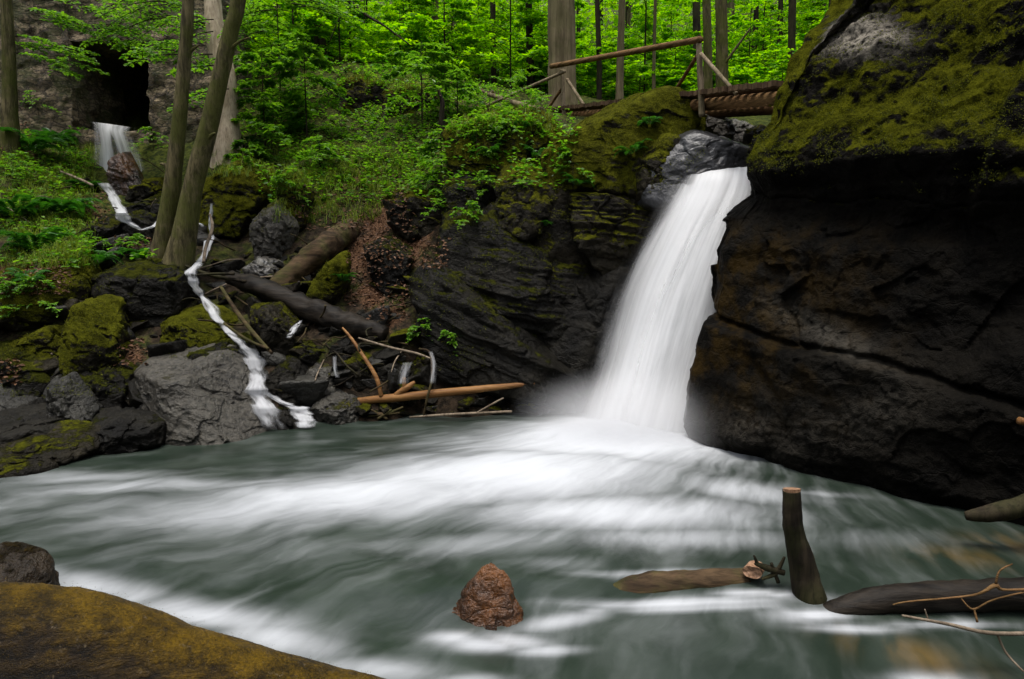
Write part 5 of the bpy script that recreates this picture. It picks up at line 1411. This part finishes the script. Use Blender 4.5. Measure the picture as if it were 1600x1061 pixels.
# moss tufts that fur the tops of the cliff, the ledge and the mossed boulders
def tufts(polys, n, seed, nzmin, lmin, lmax, thr=-.1, only=('cliff_rock', 'boulder', 'mossy_log')):
    Pn, Nn_ = scatter(polys, n, seed, nzmin, only)
    k = fbm(Pn, 2.3, 3, .6, 4) > thr
    Pn, Nn_ = Pn[k], Nn_[k]
    R = np.random.default_rng(seed)
    m = 6
    Pm = np.repeat(Pn, m, 0) + R.normal(0, .018, (len(Pn) * m, 3)); Nm = np.repeat(Nn_, m, 0)
    L = R.uniform(lmin, lmax, len(Pm))
    return leaf_cloud(Pm - Nm * .006, Nm + R.normal(0, .55, Pm.shape) + [0, 0, -.15], R.normal(0, 1, Pm.shape), L, wid=.28, far=True), len(Pm), R
(V, Fq, k), n, R = tufts([(1165, 0, 1600, 300), (1165, 150, 1300, 290)], 9000, 21, .05, .012, .035, -.05)
obj('cliff_moss', mesh('cliff_moss', V, Fq, M_MOSS, smooth=False, attrs={'tint': np.repeat(R.uniform(0, 1, n) ** 1.4, k)}), kind='stuff')
(V, Fq, k), n, R = tufts([(860, 145, 1100, 300), (700, 185, 890, 300), (690, 280, 900, 420), (320, 255, 490, 370), (0, 395, 200, 620), (255, 485, 365, 560), (640, 400, 760, 580), (480, 400, 550, 480)], 9000, 22, .1, .012, .04, -.1)
obj('rock_moss', mesh('rock_moss', V, Fq, M_MOSS, smooth=False, attrs={'tint': np.repeat(R.uniform(0, 1, n) ** 1.2, k)}), kind='stuff')

# spray hanging over the foot of the fall
def mist():
    c = P(985, 655, 8.7)
    D, Fq = cubesphere(12)
    m = N('spray_mist')
    tc = m.n('TexCoord').outputs['Object']
    ln = m.n('VectorMath', {'operation': 'LENGTH'}, _0=m.scalev(tc, (1 / 1.7, 1 / 1.0, 1 / .75)))
    den = m.math('MULTIPLY', m.ss(ln.outputs['Value'], 1.0, 0.0), 1.5)
    v = m.n('VolumePrincipled', Color=(.97, .97, .98, 1), Density=den, Anisotropy=.2)
    m.t.links.new(v.outputs[0], m.out.inputs['Volume'])
    obj('mist', mesh('mist', D * [1.75, 1.05, .8], Fq, m.m), c, kind='stuff')
mist()

def stream(label, pts, dens=.9):
    """a thread of water laid over the ground and stones it runs down"""
    A = np.array(pts, float)
    t = np.linspace(0, len(A) - 1, len(A) * 5); i = np.clip(t.astype(int), 0, len(A) - 2); f = (t - i)[:, None]
    B = A[i] * (1 - f) + A[i + 1] * f
    wv = perlin(np.column_stack([t * 1.7, t * 0 + len(pts), t * 0])); B[:, 0] += 2 * perlin(np.column_stack([t * 1.3, t * 0 + 5.3, t * 0 + .4])); B[:, 2] *= .85 + .4 * wv
    dep = []
    for px, py, w in B:
        ds = [c[0][1] for c in (cast(px + e, py) for e in (-w * .35, 0, w * .35)) if c is not None and c[2].name.split('.')[0] in ('boulder', 'ground', 'stone')]
        dep.append(min(ds) if ds else gdep(px, py))
    dep = np.array(dep); dep = np.minimum(dep, np.minimum(np.r_[dep[1:], dep[-1]], np.r_[dep[0], dep[:-1]]))
    k = np.array([1, 2, 3, 2, 1.]); k /= k.sum()
    dep = np.minimum(np.convolve(np.pad(dep, 2, 'edge'), k, 'valid'), dep + .02) - .045 + .11 * np.clip(perlin(np.column_stack([t * .9, t * 0 + 2.3, t * 0 + len(pts)])) + .05, -.2, 1)
    L = [(a - w / 2, b, d_) for (a, b, w), d_ in zip(B, dep)]; Rr = [(a + w / 2, b, d_) for (a, b, w), d_ in zip(B, dep)]
    n = len(B)
    fall('cascade', label, L, Rr, M_CASC, lambda u, t: (dens * D2(u, t) - .36 * sstep(.0, .5, perlin(np.column_stack([t * n * .35, u * 2.2, t * 0 + n])))) * sstep(-.03, .05, t) * sstep(1.02, .95, t), us=.5, vs=.22 * n, bulge=.04, nt=n * 4, nw=14, wob=.015, cat='cascade', group=CG)
stream('white side stream tumbling past the twin trunks down to the pool', [(262, 316, 8), (280, 326, 20), (292, 344, 14), (314, 350, 10), (323, 372, 11), (317, 402, 12), (298, 426, 26), (304, 446, 18), (320, 466, 22), (338, 496, 24), (360, 520, 18), (380, 538, 28), (398, 562, 40), (404, 590, 38), (400, 615, 42), (414, 640, 54), (428, 670, 50)], .8)
stream('upper side stream running from the far small waterfall to the twin trunks', [(160, 286, 30), (176, 304, 22), (188, 326, 26), (196, 346, 30), (222, 360, 14), (243, 352, 14), (262, 330, 10)], .8)
stream('thin stream thread beside the bleached bent branch', [(330, 318, 8), (329, 345, 9), (333, 372, 8), (322, 398, 9), (308, 422, 10)], .8)
stream('ribbed stream outlet beside the smooth grey boulder', [(412, 612, 26), (440, 628, 22), (466, 636, 40), (474, 650, 46), (478, 668, 44)], .85)
stream('white splash of stream under the upper end of the black log', [(470, 500, 6), (464, 508, 14), (457, 520, 16), (450, 528, 10)], .6)
# golden moss tufts on the near log
(V, Fq, k), n, R = tufts([(0, 900, 330, 1061), (330, 960, 580, 1061)], 5000, 23, -.3, .003, .008, -.15, ('mossy_log',))
mt = leaf_mat('golden_moss_tuft', (0.02, 0.013, 0.002), (0.17, 0.105, 0.005), tr=0.3, gloss=0.7)
obj('log_moss', mesh('log_moss', V, Fq, mt, smooth=False, attrs={'tint': np.repeat(R.uniform(0, 1, n) ** 1.3, k)}), kind='stuff')
